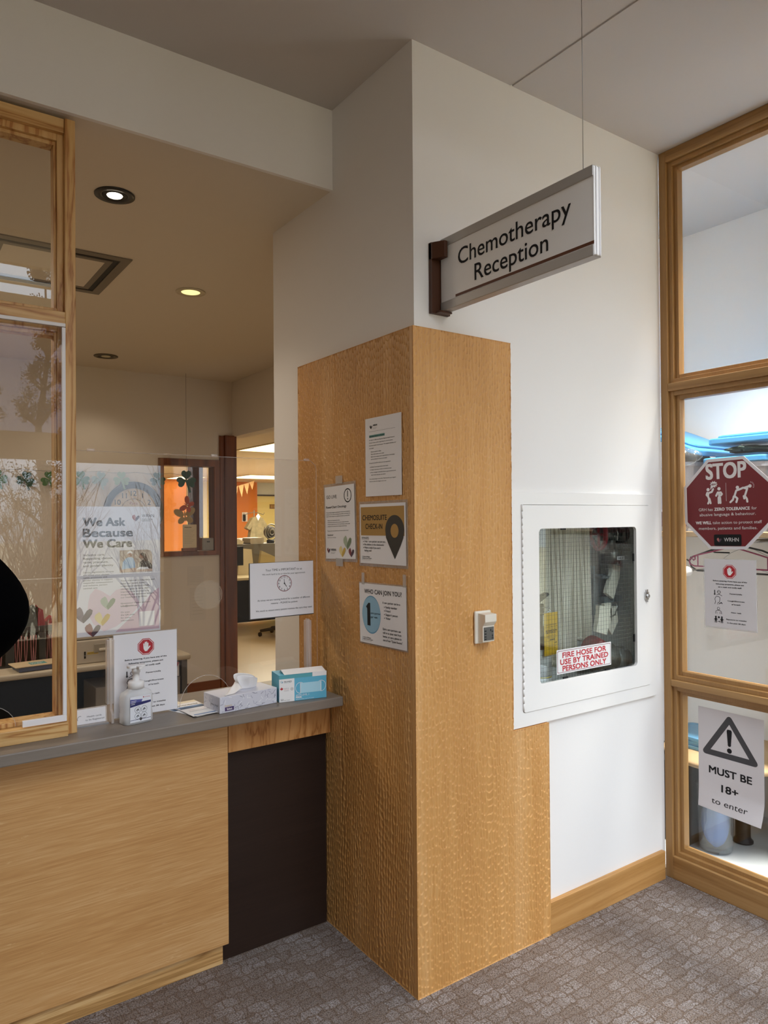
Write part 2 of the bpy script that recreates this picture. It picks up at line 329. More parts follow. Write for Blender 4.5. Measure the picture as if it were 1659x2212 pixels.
# ------------------------------------------------------------ lettering and printed sheets
_TX = {}
def text_geo(st, off):
    k = (st, off)
    if k not in _TX:
        c = bpy.data.curves.new('t', 'FONT'); c.body = st; c.size = 1; c.offset = off; c.resolution_u = 4 if len(st) < 14 else 2
        o = bpy.data.objects.new('t', c); me = bpy.data.meshes.new_from_object(o)
        vs = [(v.co.x, v.co.y) for v in me.vertices]; fs = [tuple(p.vertices) for p in me.polygons]
        x0 = min(v[0] for v in vs); x1 = max(v[0] for v in vs)
        _TX[k] = (vs, fs, x0, x1); bpy.data.objects.remove(o); bpy.data.meshes.remove(me); bpy.data.curves.remove(c)
    return _TX[k]
CAPH = .70
class Sheet:
    """a printed sheet: coordinates are fractions of its width (from the left) and height (from the top)"""
    def __init__(s, w, h, paper=None, corner=0., base=True, thick=.0006, outline=None):
        s.w = w; s.h = h; s.mb = MB(); s.mats = [paper or PAPER]; s.L = 0.
        if base:
            pts = outline or ([(0, 0), (1, 0), (1, 1), (0, 1)])
            n = len(pts); P = [(x*w, h-y*h) for x, y in pts]
            s.mb.add([(x, y, -thick) for x, y in P]+[(x, y, 0) for x, y in P],
              [tuple(range(n)), tuple(range(n, 2*n))]+[(i, (i+1) % n, n+(i+1) % n, n+i) for i in range(n)], 0)
    def mi(s, m):
        if m not in s.mats: s.mats.append(m)
        return s.mats.index(m)
    def lift(s, lay): s.L += 2.5e-6; return lay*.0002+s.L
    def poly(s, pts, m, lay=1, d=None):
        d = s.lift(lay) if d is None else d
        s.mb.add([(x*s.w, s.h-y*s.h, d) for x, y in pts][::-1], [tuple(range(len(pts)))], s.mi(m)); return s
    def rect(s, x0, y0, x1, y1, m, lay=1): return s.poly([(x0, y0), (x1, y0), (x1, y1), (x0, y1)], m, lay)
    def circ(s, cx_, cy_, r, m, lay=1, n=40, ry=None):
        k = s.w/s.h if ry is None else ry/r
        return s.poly([(cx_+r*math.cos(2*PI*i/n), cy_+r*k*math.sin(2*PI*i/n)) for i in range(n)], m, lay)
    def ringc(s, cx_, cy_, r, t, m, lay=1, n=48, ry=None, a0=0, a1=360):
        k = s.w/s.h if ry is None else ry/r; A = [math.radians(a0+(a1-a0)*i/n) for i in range(n+1)]
        o = [(cx_+r*math.cos(a), cy_+r*k*math.sin(a)) for a in A]; q = [(cx_+(r-t)*math.cos(a), cy_+(r-t)*k*math.sin(a)) for a in A]
        d = s.lift(lay)
        for i in range(n): s.poly([o[i], o[i+1], q[i+1], q[i]], m, lay, d)
        return s
    def line(s, pts, t, m, lay=1, cap=True):
        """stroke of width t (fraction of width), round ended"""
        k = s.w/s.h
        for (x0, y0), (x1, y1) in zip(pts, pts[1:]):
            dx, dy = x1-x0, (y1-y0)/k; l = math.hypot(dx, dy) or 1e-6; nx, ny = -dy/l*t/2, dx/l*t/2
            s.poly([(x0+nx, y0+ny*k), (x1+nx, y1+ny*k), (x1-nx, y1-ny*k), (x0-nx, y0-ny*k)], m, lay)
        if cap:
            for x, y in pts: s.circ(x, y, t/2, m, lay, 10)
        return s
    def text(s, st, x, y, cap, m=None, al='l', wf=None, bold=0., lay=2, slope=0.):
        """baseline at (x, y); cap = capital height as a fraction of sheet height; wf = overall width as a fraction of sheet width"""
        vs, fs, x0, x1 = text_geo(st, 0.); k = cap*s.h/CAPH; kx = k if wf is None else wf*s.w/(x1-x0)
        W = (x1-x0)*kx; ox = x*s.w-{'l': 0, 'c': W/2, 'r': W}[al]; oy = s.h-y*s.h
        q = abs(bold)*1.25
        for ex, ey in (((0, 0),) if bold <= 0 else ((q, q), (-q, q), (q, -q), (-q, -q))):
            d = s.lift(lay); s.mb.add([(ox+(a-x0)*kx+ex*min(kx, k), oy+b*k+ey*min(kx, k)*.8, d) for a, b in vs], fs, s.mi(m or INK))
        return s
    def heart(s, cx_, cy_, z, a, b, lay=2):
        """two-petal heart emblem; z = width as a fraction of sheet width"""
        k = s.w/s.h
        def T(p): return [(cx_+x*z, cy_+y*z*k) for x, y in p]
        s.poly(T([(-.5, -.22), (-.42, -.36), (-.30, -.42), (-.2, -.5), (-.08, -.36), (0, -.12), (.02, .18), (-.02, .42), (-.28, .2), (-.46, -.02)]), a, lay)
        s.poly(T([(0, .44), (-.1, .2), (.02, -.02), (.18, -.26), (.34, -.36), (.5, -.26), (.46, -.06), (.3, .16)]), b, lay+1); return s
    def hand(s, cx_, cy_, z, m, lay=3):
        k = s.w/s.h
        def T(x, y): return (cx_+x*z, cy_+y*z*k)
        s.poly([T(-.24, -.02), T(.22, -.02), T(.22, .16), T(.12, .42), (T(-.1, .42)), T(-.22, .2)], m, lay)
        for x0, y0, x1, y1 in ((-.18, .05, -.19, -.27), (-.06, .05, -.06, -.40), (.06, .05, .06, -.42), (.17, .05, .18, -.30)):
            s.line([T(x0, y0), T(x1, y1)], .105*z, m, lay)
        s.line([T(.14, .28), T(.36, .0)], .11*z, m, lay)
        return s
    def octo(s, cx_, cy_, r, m, lay=1):
        k = s.w/s.h; return s.poly([(cx_+r*math.cos(PI/8+i*PI/4)/math.cos(PI/8), cy_+r*k*math.sin(PI/8+i*PI/4)/math.cos(PI/8)) for i in range(8)], m, lay)
    def place(s, name, o, right, up, parent=None, rot=0., bend=None, solidmats=None):
        """o = lower-left corner in the room"""
        R = Vector(right).normalized(); U = Vector(up).normalized(); N = R.cross(U); O = Vector(o)
        c, sn = math.cos(math.radians(rot)), math.sin(math.radians(rot))
        nv = []
        for x, y, d in s.mb.v:
            if bend: d = d+bend(x/s.w, y/s.h)
            X = x-s.w/2; Y = y-s.h/2; X, Y = X*c-Y*sn+s.w/2, X*sn+Y*c+s.h/2
            nv.append(O+R*X+U*Y+N*d)
        s.mb.v = nv
        return s.mb.build(name, s.mats, parent, org=None if parent is not None else O, recalc=False)
def film(parent, name, w, h, o, right, up, rot=0., m=None, lift=-.0012):
    sh = Sheet(w, h, m or FILM, thick=.0003); N = Vector(right).normalized().cross(Vector(up).normalized())
    return sh.place(name, Vector(o)+N*lift, right, up, parent, rot)

# ============================================================ the building
CZ, OZ = 3.171, 2.858          # hall ceiling, office ceiling
OY, OX = 4.476, 1.296          # office rear wall, office right-hand wall
struct('floor', MB().box(-5, 1.45, -5.2, .62, -.05, 0), CARPET)
struct('added_dark_mat', MB().box(-2.3, 1.25, -5.15, -2.2, .0005, .008), mat('added_charcoal', '#24221f', .95, bump=.4, bscale=300))  # unseen dark sheet added to dim the floor's reflection in the acrylic
struct('floor_office', MB().box(-5, 1.45, .62, 4.6, -.05, 0).box(-3, 9, 4.6, 15.2, -.05, 0).box(1.45, 9, 1.1, 4.6, -.05, 0), VINYL)
struct('floor_closet', MB().box(1.45, 2.45, -2.1, .7, -.05, 0), GREYFL)
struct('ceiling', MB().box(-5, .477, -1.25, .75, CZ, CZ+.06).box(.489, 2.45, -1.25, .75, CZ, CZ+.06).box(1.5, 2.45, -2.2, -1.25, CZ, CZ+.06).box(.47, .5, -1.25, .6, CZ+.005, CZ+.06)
       .box(-5, 1.5, -5.3, -5.0, 4.6, 4.7).box(-5, 1.5, -1.6, -1.15, 4.6, 4.7).box(-5, -1.6, -5.0, -1.6, 4.6, 4.7).box(1.2, 1.5, -5.0, -1.6, 4.6, 4.7), CEIL)  # gap in the high roof is the added, unseen skylight
struct('ceiling_office', MB().box(-5, OX, .5525, OY+.12, OZ, OZ+.1), CREAM)
struct('wall_bulkhead', MB().box(-5, .03, .535, .552, OZ, CZ+.02), WALL)
struct('wall_upper', MB().box(-5, 1.5, -1.25, -1.15, CZ+.061, 4.6), WALL)
# white block behind the wood cladding, with the recess for the hose cabinet
struct('wall_front', MB().box(.02, .50, .02, .12, 0, CZ+.02).box(1.28, 1.386, .02, .12, 0, CZ+.02).box(.50, 1.28, .02, .12, 0, .86).box(.50, 1.28, .02, .12, 1.61, CZ+.02)
       .box(.02, .12, .12, 1.053, 0, CZ).box(.12, 1.386, .96, 1.053, 0, OZ).box(1.30, 1.386, .12, .96, 0, CZ), WALL)
struct('wall_left', MB().box(-5.1, -5, -5.3, 4.6, 0, 4.7), mat('left_wall_panel', '#8f8c88', .6))
struct('wall_right', MB().box(1.386, 1.5, -5.3, -1.25, 0, 4.7).box(1.386, 1.5, -1.25, .02, CZ, 4.7), mat('side_wall_wood', '#6e6054', .6))
struct('wall_partition', MB().box(-5, -2.5, .55, .66, 0, OZ), WALL)
struct('wall_office_rear', MB().box(-5, .642, OY, OY+.12, 0, OZ).box(.642, 1.114, OY, OY+.12, 0, 1.285).box(.642, 1.114, OY, OY+.12, 2.06, OZ)
       .box(1.114, 1.165, OY, OY+.12, 0, OZ).box(1.165, OX+.12, OY, OY+.12, 2.352, OZ), CREAM)
struct('wall_office_right', MB().box(OX, OX+.12, 1.053, 2.6, 0, OZ).box(OX, OX+.12, 2.6, OY, 2.345, OZ), CREAM)
struct('trim_1', MB().box(1.165, 1.200, OY-.03, OY+.14, 0, 2.345).box(1.204, OX+.022, OY-.05, OY+.14, 0, 2.352), CHERRY, .003)
struct('baseboard_office', MB().box(-5, 1.16, OY-.018, OY, 0, .10), CHERX)
# closet behind the right-hand glazing
struct('wall_closet', MB().box(2.35, 2.45, -1.5, .7, 0, CZ).box(1.5, 2.45, .6, .7, 0, CZ).box(1.386, 1.46, .115, .7, 0, CZ).box(1.5, 1.55, -1.5, -1.4, 0, CZ).box(2.31, 2.35, -1.5, -1.4, 0, CZ).box(1.55, 2.31, -1.5, -1.4, 0, .12).box(1.55, 2.31, -1.5, -1.4, 2.9, CZ), mat('closet_paint', '#f3f1ef', .6, spec=.2))
# the treatment room beyond the office
YW = mat('yellow_wall', '#efe6a0', .6); OR = mat('orange_wall', '#d9822f', .55)
struct('ceiling_far', MB().box(-3, 9, 4.6, 15.2, 2.5, 2.56).box(1.416, 9, 1.1, 4.6, 2.5, 2.56), CREAM)
struct('wall_far', MB().box(-3, 9.1, 15, 15.1, 0, 2.5), YW)
struct('wall_far_left', MB().box(-3.1, -3, 4.6, 15.1, 0, 2.5), CREAM)
struct('wall_far_right', MB().box(9, 9.1, 1.1, 15.1, 0, 2.5).box(2.45, 9, 1.0, 1.1, 0, 2.5), CREAM)
struct('wall_orange', MB().box(5.35, 6.41, 14.8, 15, 0, 2.5), OR)
struct('wall_orange_left', MB().box(2.6, 4.38, 14.2, 15, 0, 2.5), OR)
tm = MB().box(6.42, 8.2, 14.95, 15, 2.185, 2.5)
struct('trim_2', MB().box(6.42, 8.2, 14.93, 15, 2.165, 2.20), mat('dark_rail', '#3a3330', .5))
struct('window_7', tm, mat('pale_blue_glass', '#cddbe0', .3))
struct('baseboard_right', MB().box(.633, 1.36, .0, .02, 0, .12), BASEX, .002)

# glazed wall behind the camera (it lights the hall and shows up in the acrylic as a reflection)
rw = MB().box(-5, 1.386, -5.3, -5.2, 0, .35).box(-5, 1.386, -5.3, -5.2, 2.21, 2.49).box(-5, 1.386, -5.3, -5.2, 3.6, 3.93).box(-5, 1.386, -5.3, -5.2, 4.25, 4.7)
rw.box(-5, -2.2, -5.3, -5.2, .35, 4.25).box(1.30, 1.386, -5.3, -5.2, .35, 4.25)
struct('wall_rear', rw, mat('rear_wood', '#a98a5e', .5))
rf = MB()
for x in (-1.2,): rf.box(x-.03, x+.03, -5.29, -5.2, .35, 2.21).box(x-.03, x+.03, -5.29, -5.2, 2.49, 3.6)
rf.box(-2.2, 1.3, -5.29, -5.2, .93, .97)
rf.box(-2.2, 1.3, -5.29, -5.2, 4.05, 4.09)
w6 = struct('window_6', rf, mat('pale_frame', '#e4d3b4', .5))
MB().box(-2.2, 1.3, -5.26, -5.25, 2.49, 3.6).build('tinted_pane', clear('tinted_glass', '#bdbac0', .04), w6)

# right-hand glazed partition: post, rails, stops and panes
fr = MB()
X0, X1 = 1.386, 1.464
for a, b in ((-.017, .017),): fr.box(X0, X1+.03, a, b, 0, CZ)
fr.box(X0, X1, -1.25, -1.21, 0, CZ)
wf = struct('window_1', fr, FIR, .002)
r1 = MB().box(X0, X1, -1.21, -.017, 3.122, CZ).box(X0, X1, -1.21, -.017, 2.117, 2.152).box(X0, X1, -1.21, -.017, .834, .862).box(X0, X1, -1.21, -.017, 0, .098)
r1.build('rail', FIRY, wf, .002)
def stops(z0, z1, y0=-.017, y1=-1.21):
    b = MB()
    for d, w_ in ((.014, .019), (.030, .037)):
        ya, yb = y0, y1
        b.box(X0+d, X1-.010, ya, ya-w_, z0, z1).box(X0+d, X1-.010, yb, yb+w_, z0, z1)
        b.box(X0+d, X1-.010, ya-w_, yb+w_, z0, z0+w_).box(X0+d, X1-.010, ya-w_, yb+w_, z1-w_, z1)
    b.build('glazing_stop', FIR, wf, .0015)
for z0, z1 in ((.098, .834), (.862, 2.117), (2.152, 3.122)):
    stops(z0, z1)
    MB().box(1.440, 1.446, -1.18, -.05, z0+.03, z1-.03).build('pane', GLASS, wf)

# left-hand glazed partition on the counter: post, rails, stops, panes
TOP = .902
PY = .565
f2 = MB().box(-.955, -.924, PY-.012, PY+.09, TOP, 2.845).box(-2.5, -2.46, PY-.012, PY+.09, TOP, 2.845)
wl = struct('window_2', f2, ASH, .002)
MB().box(-2.46, -.955, PY-.004, PY+.09, 2.80, 2.845).box(-2.46, -.955, PY-.012, PY+.09, 2.192, 2.230).box(-2.46, -.955, PY-.035, PY+.09, TOP, .944).build('rail', ASHX, wl, .002)
b = MB()
for z0, z1 in ((.944, 2.192), (2.230, 2.80)):
    b.box(-.974, -.955, PY+.012, PY+.08, z0, z1).box(-.982, -.974, PY+.024, PY+.07, z0, z1)
    b.box(-2.46, -.974, PY+.012, PY+.08, z1-.022, z1).box(-2.46, -.982, PY+.024, PY+.07, z1-.034, z1-.022)
    b.box(-2.46, -.974, PY+.012, PY+.08, z0, z0+.014)
b.build('glazing_stop', ASH, wl, .0015)
MB().box(-2.46, -.98, PY+.044, PY+.049, 2.24, 2.775).build('pane', GLASS, wl)
# office window in the rear wall, cherry framed
f3 = MB().ring([(.597, 1.249), (1.164, 1.249), (1.164, 2.121), (.597, 2.121)], [(.645, 1.290), (1.112, 1.290), (1.112, 2.058), (.645, 2.058)], 'y', OY-.02, OY+.13)
w3 = struct('window_3', f3, CHERRY, .003)
MB().box(.645, 1.112, OY+.05, OY+.055, 1.29, 2.058).build('pane', GLASS, w3)
MB().box(.985, 1.105, OY+.25, OY+.33, 0, 2.5).build('mullion', CHERRY, w3)

# ============================================================ wood cladding, counter, screen
import numpy as np
def scallops(U, V, seed):
    """relief (0 = ridge, 1 = deepest) of hand-gouged scallops, each ending in a rounded lower lip"""
    rng = np.random.default_rng(seed)
    def smooth(u, v, cu, cv):
        nu, nv = int(U.max()/cu)+3, int(V.max()/cv)+3; g = rng.random((nv, nu)); a = u/cu; b = v/cv
        i, j = a.astype(int), b.astype(int); x = a-i; y = b-j; x = x*x*(3-2*x); y = y*y*(3-2*y)
        return (g[j, i]*(1-x)+g[j, i+1]*x)*(1-y)+(g[j+1, i]*(1-x)+g[j+1, i+1]*x)*y
    u = U+.02+(smooth(U, V, .022, .05)-.5)*.011+(smooth(U, V, .06, .3)-.5)*.03
    v = V+.05+(smooth(U, V, .03, .06)-.5)*.022
    uc = u/.0132; col = np.floor(uc).astype(int); f = (uc-col-.5)*2; f2 = f*f
    ph = rng.random(col.max()+2)[col]
    hh = .026+.010*rng.random(col.max()+2)[col]
    saw = np.mod(v/hh+ph*9-.45*f2, 1.0)
    # deep just above the lower lip, running out shallow towards the top of each cut
    d = np.where(saw < .07, saw/.07, 1-.75*((saw-.07)/.93)**1.1)
    return d*(1-.88*f2)
def relief(name, u0, u1, z1, side, cut, org, label):
    """one face of cladding as a dense sheet with the scallops cut 2 mm deep, closed by a back"""
    st = .0021; nu = int((u1-u0)/st)+1; nv = int(z1/st)+1
    uu = np.linspace(u0, u1, nu); vv = np.linspace(0, z1, nv); U, V = np.meshgrid(uu, vv)
    D = scallops(U-u0, V, 7 if side == 'x' else 3)*.0042; D[:, 0] = D[:, -1] = 0; D[0] = D[-1] = 0
    keep = np.ones((nv-1, nu-1), bool)
    if cut: keep[(V[:-1, :-1] >= cut[1]) & (U[:-1, :-1] >= cut[0])] = False
    if side == 'y': P = np.stack([U, D, V], -1)
    else: P = np.stack([D, U, V], -1)
    P = P.reshape(-1, 3)-np.array(org)
    idx = np.arange(nu*nv).reshape(nv, nu)
    Q = np.stack([idx[:-1, :-1], idx[:-1, 1:], idx[1:, 1:], idx[1:, :-1]], -1)[keep]
    if side == 'x': Q = Q[:, ::-1]
    me = bpy.data.meshes.new(name); me.vertices.add(len(P)); me.vertices.foreach_set('co', P.ravel().astype(np.float32))
    me.loops.add(Q.size); me.loops.foreach_set('vertex_index', Q.ravel().astype(np.int32))
    me.polygons.add(len(Q)); me.polygons.foreach_set('loop_start', np.arange(0, Q.size, 4, dtype=np.int32))
    me.materials.append(OAK); me.update(calc_edges=True); me.validate()
    me.polygons.foreach_set('use_smooth', np.ones(len(me.polygons), bool))
    o = bpy.data.objects.new(name, me); COL.objects.link(o); o.location = org; o['_o'] = tuple(org)
    return tag(o, label, 'cladding')
o = relief('wood_cladding', 0, .633, 2.207, 'y', (.446, .797), (.3, .01, 0), 'dimpled honey oak cladding on the column face with the wall plate, stepped at its foot')
MB().prism([(.0005, 0), (.6325, 0), (.6325, .7965), (.4455, .7965), (.4455, 2.2065), (.0005, 2.2065)], 'y', .0046, .0195).build('board', OAK, o)
MB().prism([(.446, .7965), (.6325, .7965), (.6325, .7972), (.446, .7972)], 'y', .0004, .0195).prism([(.0005, 2.2065), (.4455, 2.2065), (.4455, 2.2072), (.0005, 2.2072)], 'y', .0004, .0195).box(.6325, .6331, .0004, .0195, 0, .797).box(.4455, .4462, .0004, .0195, .797, 2.207).build('board_edge', OAK, o)
o = relief('wood_cladding', 0, .793, 2.207, 'x', None, (.01, .4, 0), 'dimpled oak cladding on the column side where the notices are taped')
MB().box(.0046, .0195, .0200, .7925, 0, 2.2065).build('board', OAK, o)
MB().box(.0004, .0195, .0200, .793, 2.2065, 2.2072).box(.0004, .0195, .7925, .7932, 0, 2.207).build('board_edge', OAK, o)

wt = MB().box(-2.49, -.001, .447, .86, TOP-.036, TOP)
tag(wt.build('worktop', GREYTOP, None, .004, org=(-1.5, .6, TOP-.036)), 'long grey laminate worktop running along the reception counter to the column', 'worktop')
rc = thing('reception_counter', 'reception counter front of scratched oak veneer with a dark recess beside the column', 'counter', (-1.5, .7, 0))
MB().box(-2.49, -.424, .540, .556, .073, TOP-.037).build('front_panel', VENEER, rc, .003)
MB().box(-2.49, -.440, .557, .575, 0, .073).build('kick_board', KICKX, rc, .002)
MB().box(-.423, -.003, .540, .556, .745, TOP-.037).build('fascia', FASC, rc, .002)['label'] = 'short reddish fascia board under the worktop'
MB().box(-.440, -.003, .5765, .59, 0, .80).build('recess_panel', DARKP, rc)['label'] = 'dark brown stained recess panel'
MB().box(-2.49, -.003, .80, .82, 0, TOP-.037).build('back_panel', DARKP, rc)

ps = thing('acrylic_screen', 'clear acrylic screen standing on the worktop between post and column', 'screen', (-.45, .636, TOP))
def arch(cx_, r, n=18): return [(cx_+r*math.cos(PI-PI*i/n), TOP+r*1.1*math.sin(PI-PI*i/n)) for i in range(n+1)]
pts = [(-.918, TOP+.001), (-.567, TOP+.001)]+arch(-.467, .098)[1:-1]+[(-.367, TOP+.001), (-.004, TOP+.001)]
pts += [(-.004, 1.775)]+[(-.029+.025*math.cos(a*PI/10), 1.778+.025*math.sin(a*PI/10)) for a in range(0, 6)]+[(-.918, 1.803)]
MB().prism(pts, 'y', .633, .638).build('sheet', PLEXI, ps)
MB().tube([(x, .6355, z) for x, z in arch(-.467, .098)], .0011, 6).tube([(-.918, .6355, 1.803), (-.03, .6355, 1.803), (-.008, .6355, 1.785), (-.0045, .6355, 1.77), (-.0045, .6355, .91)], .0012, 6).build('cut_edge', EDGE, ps)
b = MB()
for k in range(0, 11):
    n = 1 if k == 0 else 6*k
    for i in range(n):
        a = 2*PI*i/n; c_ = (-.457+.0051*k*math.cos(a), 1.300+.0051*k*math.sin(a)); q = 6
        b.add([(c_[0]+.0016*math.cos(2*PI*j/q), .6326, c_[1]+.0016*math.sin(2*PI*j/q)) for j in range(q)], [tuple(range(q))])
b.build('speaking_holes', mat('drilled_holes', '#cdbfa8', .6), ps)['label'] = 'round pattern of small drilled speaking holes'
for xa, nm in ((-.806, 'foot'), (-.055, 'foot')):
    f = MB().prism([(.6325, TOP+.001), (.588, TOP+.001), (.588, TOP+.03), (.606, TOP+.045), (.612, 1.18), (.6325, 1.18)], 'x', xa-.004, xa+.004)
    f.box(xa-.012, xa+.012, .612, .6325, TOP+.06, 1.175).build('foot', EDGE, ps, .001)
for x0 in (-.862, -.432, -.05):
    MB().lathe((x0, .632, 1.806), [(.0, -.005), (.007, -.005), (.008, 0), (.007, .0045), (0, .0045)], 16, sx=1.7, sy=.45).build('bumper', EDGE, ps)

lc = thing('acrylic_cover', 'clear acrylic cover with white taped edges fixed over the left-hand window pane', 'screen', (-1.5, PY-.02, .95))
pts = [(-2.44, .953), (-1.28, .953)]+[(-1.19+.09*math.cos(PI-PI*i/14), .953+.073*math.sin(PI-PI*i/14)) for i in range(15)]+[(-.9575, .953)]
pts += [(-.9575, 2.175), (-.962, 2.189), (-2.44, 2.189)]
MB().prism(pts, 'y', PY-.020, PY-.015).build('sheet', PLEXI, lc)
MB().tube([(-1.19+.09*math.cos(PI-PI*i/14), PY-.0175, .953+.073*math.sin(PI-PI*i/14)) for i in range(15)], .001, 6).build('cut_edge', EDGE, lc)
TPW = mat('white_edge_tape', '#e8e5e6', .4)
MB().box(-.9675, -.9567, PY-.0235, PY-.0125, .966, 2.178).box(-2.44, -.9567, PY-.0235, PY-.0125, 2.180, 2.191).box(-1.082, -.9567, PY-.0235, PY-.0125, .947, .966).build('edge_tape', TPW, lc, .001)['label'] = 'white tape binding the edge'

# ============================================================ notices
NX, NZ = (0, -1, 0), (0, 0, 1)          # a reader facing the column side (looking along +X)
EX = (1, 0, 0)                          # a reader facing the counter (looking along +Y)
def on_column(sh, y, z, **k): return dict(o=(-.0022, y, z), right=NX, up=NZ)
def wrhn(s, x, y, z, a=BURG, b=PLUM, ink=GREYI):
    k = s.w/s.h
    s.heart(x, y, z, a, b)
    s.text('WRHN', x+z*.75, y+.06*z*k, .55*z*k, ink, bold=.01)
    s.text('Waterloo Regional', x+z*.75, y+.34*z*k, .15*z*k, ink, wf=z*1.35); s.text('Health Network', x+z*.75, y+.56*z*k, .15*z*k, ink, wf=z*1.1)

def label_taped(o, spots, w_, h_, right, up, N):
    """strips of clear tape: spots are lower-left corners in the room"""
    for p in spots:
        t = Sheet(w_, h_, TAPE, thick=.0002); t.place('tape', Vector(p)+Vector(N)*.0012, right, up, o)

# 1 letter to patients
s = Sheet(.2175, .278)
s.heart(.17, .118, .07, INK, INK); s.text('WRHN', .228, .108, .021, INK, bold=.03); s.text('Waterloo Regional', .228, .130, .006, INK, wf=.115); s.text('Health Network', .228, .144, .006, INK, wf=.09)
s.rect(.115, .172, .84, .1745, GREYI); s.rect(.115, .218, .555, .250, TEAL); s.text('Important Notice to Patients', .12, .242, .016, INK, wf=.42, bold=.02)
for i, (st, x, y, wf_) in enumerate([('On April 11, 2026, the Waterloo Regional Health Network', .115, .288, .71), ('Cancer Centre will be upgrading the current patient', .115, .323, .66),
    ('electronic health record system. This upgrade will help your', .115, .358, .75), ('care team:', .115, .393, .13), ('Enhance patient safety', .165, .438, .29), ('Share information more easily', .165, .470, .37),
    ('Book and manage cancer appointments, treatments,', .165, .502, .66), ('and coordination of care more easily', .165, .534, .45), ('During the next few weeks, you may experience:', .115, .582, .60),
    ('Delays in your appointment start times', .165, .632, .48), ('Longer wait times in clinic or treatment areas', .165, .667, .57), ('Minor changes to the flow of your appointments as our', .165, .702, .69), ('team works with the new system', .165, .734, .41),
    ('Your safety always comes first. Thank you for your support', .115, .785, .74), ('while we make this change in your care.', .115, .817, .48)]):
    s.text(st, x, y, .0125, INK, wf=wf_, bold=.008)
for y in (.628, .663, .698): s.circ(.145, y, .006, INK, 2, 10)
o = s.place('notice', (-.0022, .2828, 1.651), NX, NZ)
tag(o, 'plain white typed letter with a teal highlighted heading, highest paper on the oak column', 'notice')

# 2 go live notice
s = Sheet(.212, .278)
s.text('GO LIVE:', .06, .165, .047, INK, wf=.37, bold=-.002); s.ringc(.79, .145, .125, .02, INK); s.line([(.79, .085), (.79, .158)], .022, INK, 2); s.circ(.79, .192, .014, INK, 2, 12)
s.text('PowerChart Oncology', .04, .300, .032, INK, wf=.70, bold=.012)
for st, x, y, wf_ in (('The oncology program is updating the way we use computers', .04, .365, .82), ('during your care. We are making every effort to minimize the', .04, .392, .82), ('impact of this change to our patients; however, you may find:', .04, .419, .80),
    ('Delays in your appointment times', .085, .475, .42), ('We will need to ask you for the same or similar information', .085, .503, .72), ('at future appointments. This would help us with a safe', .085, .530, .76), ('switchover to an improved or change in your history.', .085, .557, .66),
    ('Thank you for your patience as our team members learn!', .07, .620, .72)): s.text(st, x, y, .0125, INK, wf=wf_, bold=.006)
s.text('Questions?', .07, .680, .02, INK, wf=.2, bold=.01); s.text('Speak to your care team.', .07, .712, .013, INK, wf=.30)
s.heart(.75, .785, .27, GRNL, GRN); s.heart(.575, .905, .22, YELL, YEL); s.heart(.87, .918, .18, BURG, PLUM)
s.heart(.10, .888, .11, BURG, PLUM); s.text('WRHN', .18, .893, .034, GREYI, wf=.18, bold=.01); s.text('Waterloo Regional', .18, .915, .008, INK, wf=.15); s.text('Health Network', .18, .930, .008, INK, wf=.12)
o = s.place('notice', (-.0022, .569, 1.420), NX, NZ, rot=1.8)
tag(o, 'white notice headed GO LIVE with green, yellow and burgundy hearts, on the oak column', 'notice')
film(o, 'laminate', .232, .300, (-.0022, .579, 1.409), NX, NZ, 1.8)
label_taped(o, [(-.0022, .49, 1.706), (-.0022, .49, 1.392)], .05, .03, NX, NZ, (-1, 0, 0))

# 3 chemosuite check-in
s = Sheet(.276, .212)
s.rect(.02, .05, .975, .53, TAN); s.text('CHEMOSUITE', .06, .272, .085, INK, wf=.55, bold=.012); s.text('CHECK-IN', .13, .418, .085, INK, wf=.38, bold=.012)
pin = [(.775-.198, .44)]+[(.775-.198*math.cos(PI*i/28), .44-.245*math.sin(PI*i/28)) for i in range(29)]+[(.775+.198, .44), (.955, .56), (.90, .68), (.775, .905), (.65, .68), (.59, .56)]
s.poly(pin[1:], PIN, 3); s.circ(.775, .45, .083, TAN, 4, ry=.112)
s.text('REMINDERS:', .04, .585, .03, INK, wf=.17); s.rect(.04, .592, .21, .596, INK)
for st, x, y, wf_ in (('Only 1 care partner can join you', .10, .645, .47), ('No children in the chemosuite', .10, .697, .44), ("Wear a mask if you aren't", .10, .75, .37), ('feeling well', .10, .80, .16)): s.text(st, x, y, .032, INK, wf=wf_, bold=.006)
for y in (.632, .684, .737): s.circ(.08, y, .007, INK, 2, 10)
s.rect(.045, .875, .05, .95, SKYD); s.text('Waterloo Wellington', .06, .895, .017, INK, wf=.165, bold=.02); s.text('Regional Cancer Program', .06, .922, .017, INK, wf=.205, bold=.02); s.text('in partnership with Cancer Care Ontario', .06, .944, .009, INK, wf=.18)
o = s.place('notice', (-.0022, .321, 1.4125), NX, NZ, rot=.4)
tag(o, 'landscape notice with tan top, CHEMOSUITE CHECK-IN and a large black map pin', 'notice')
film(o, 'laminate', .295, .232, (-.0022, .330, 1.402), NX, NZ, .4)

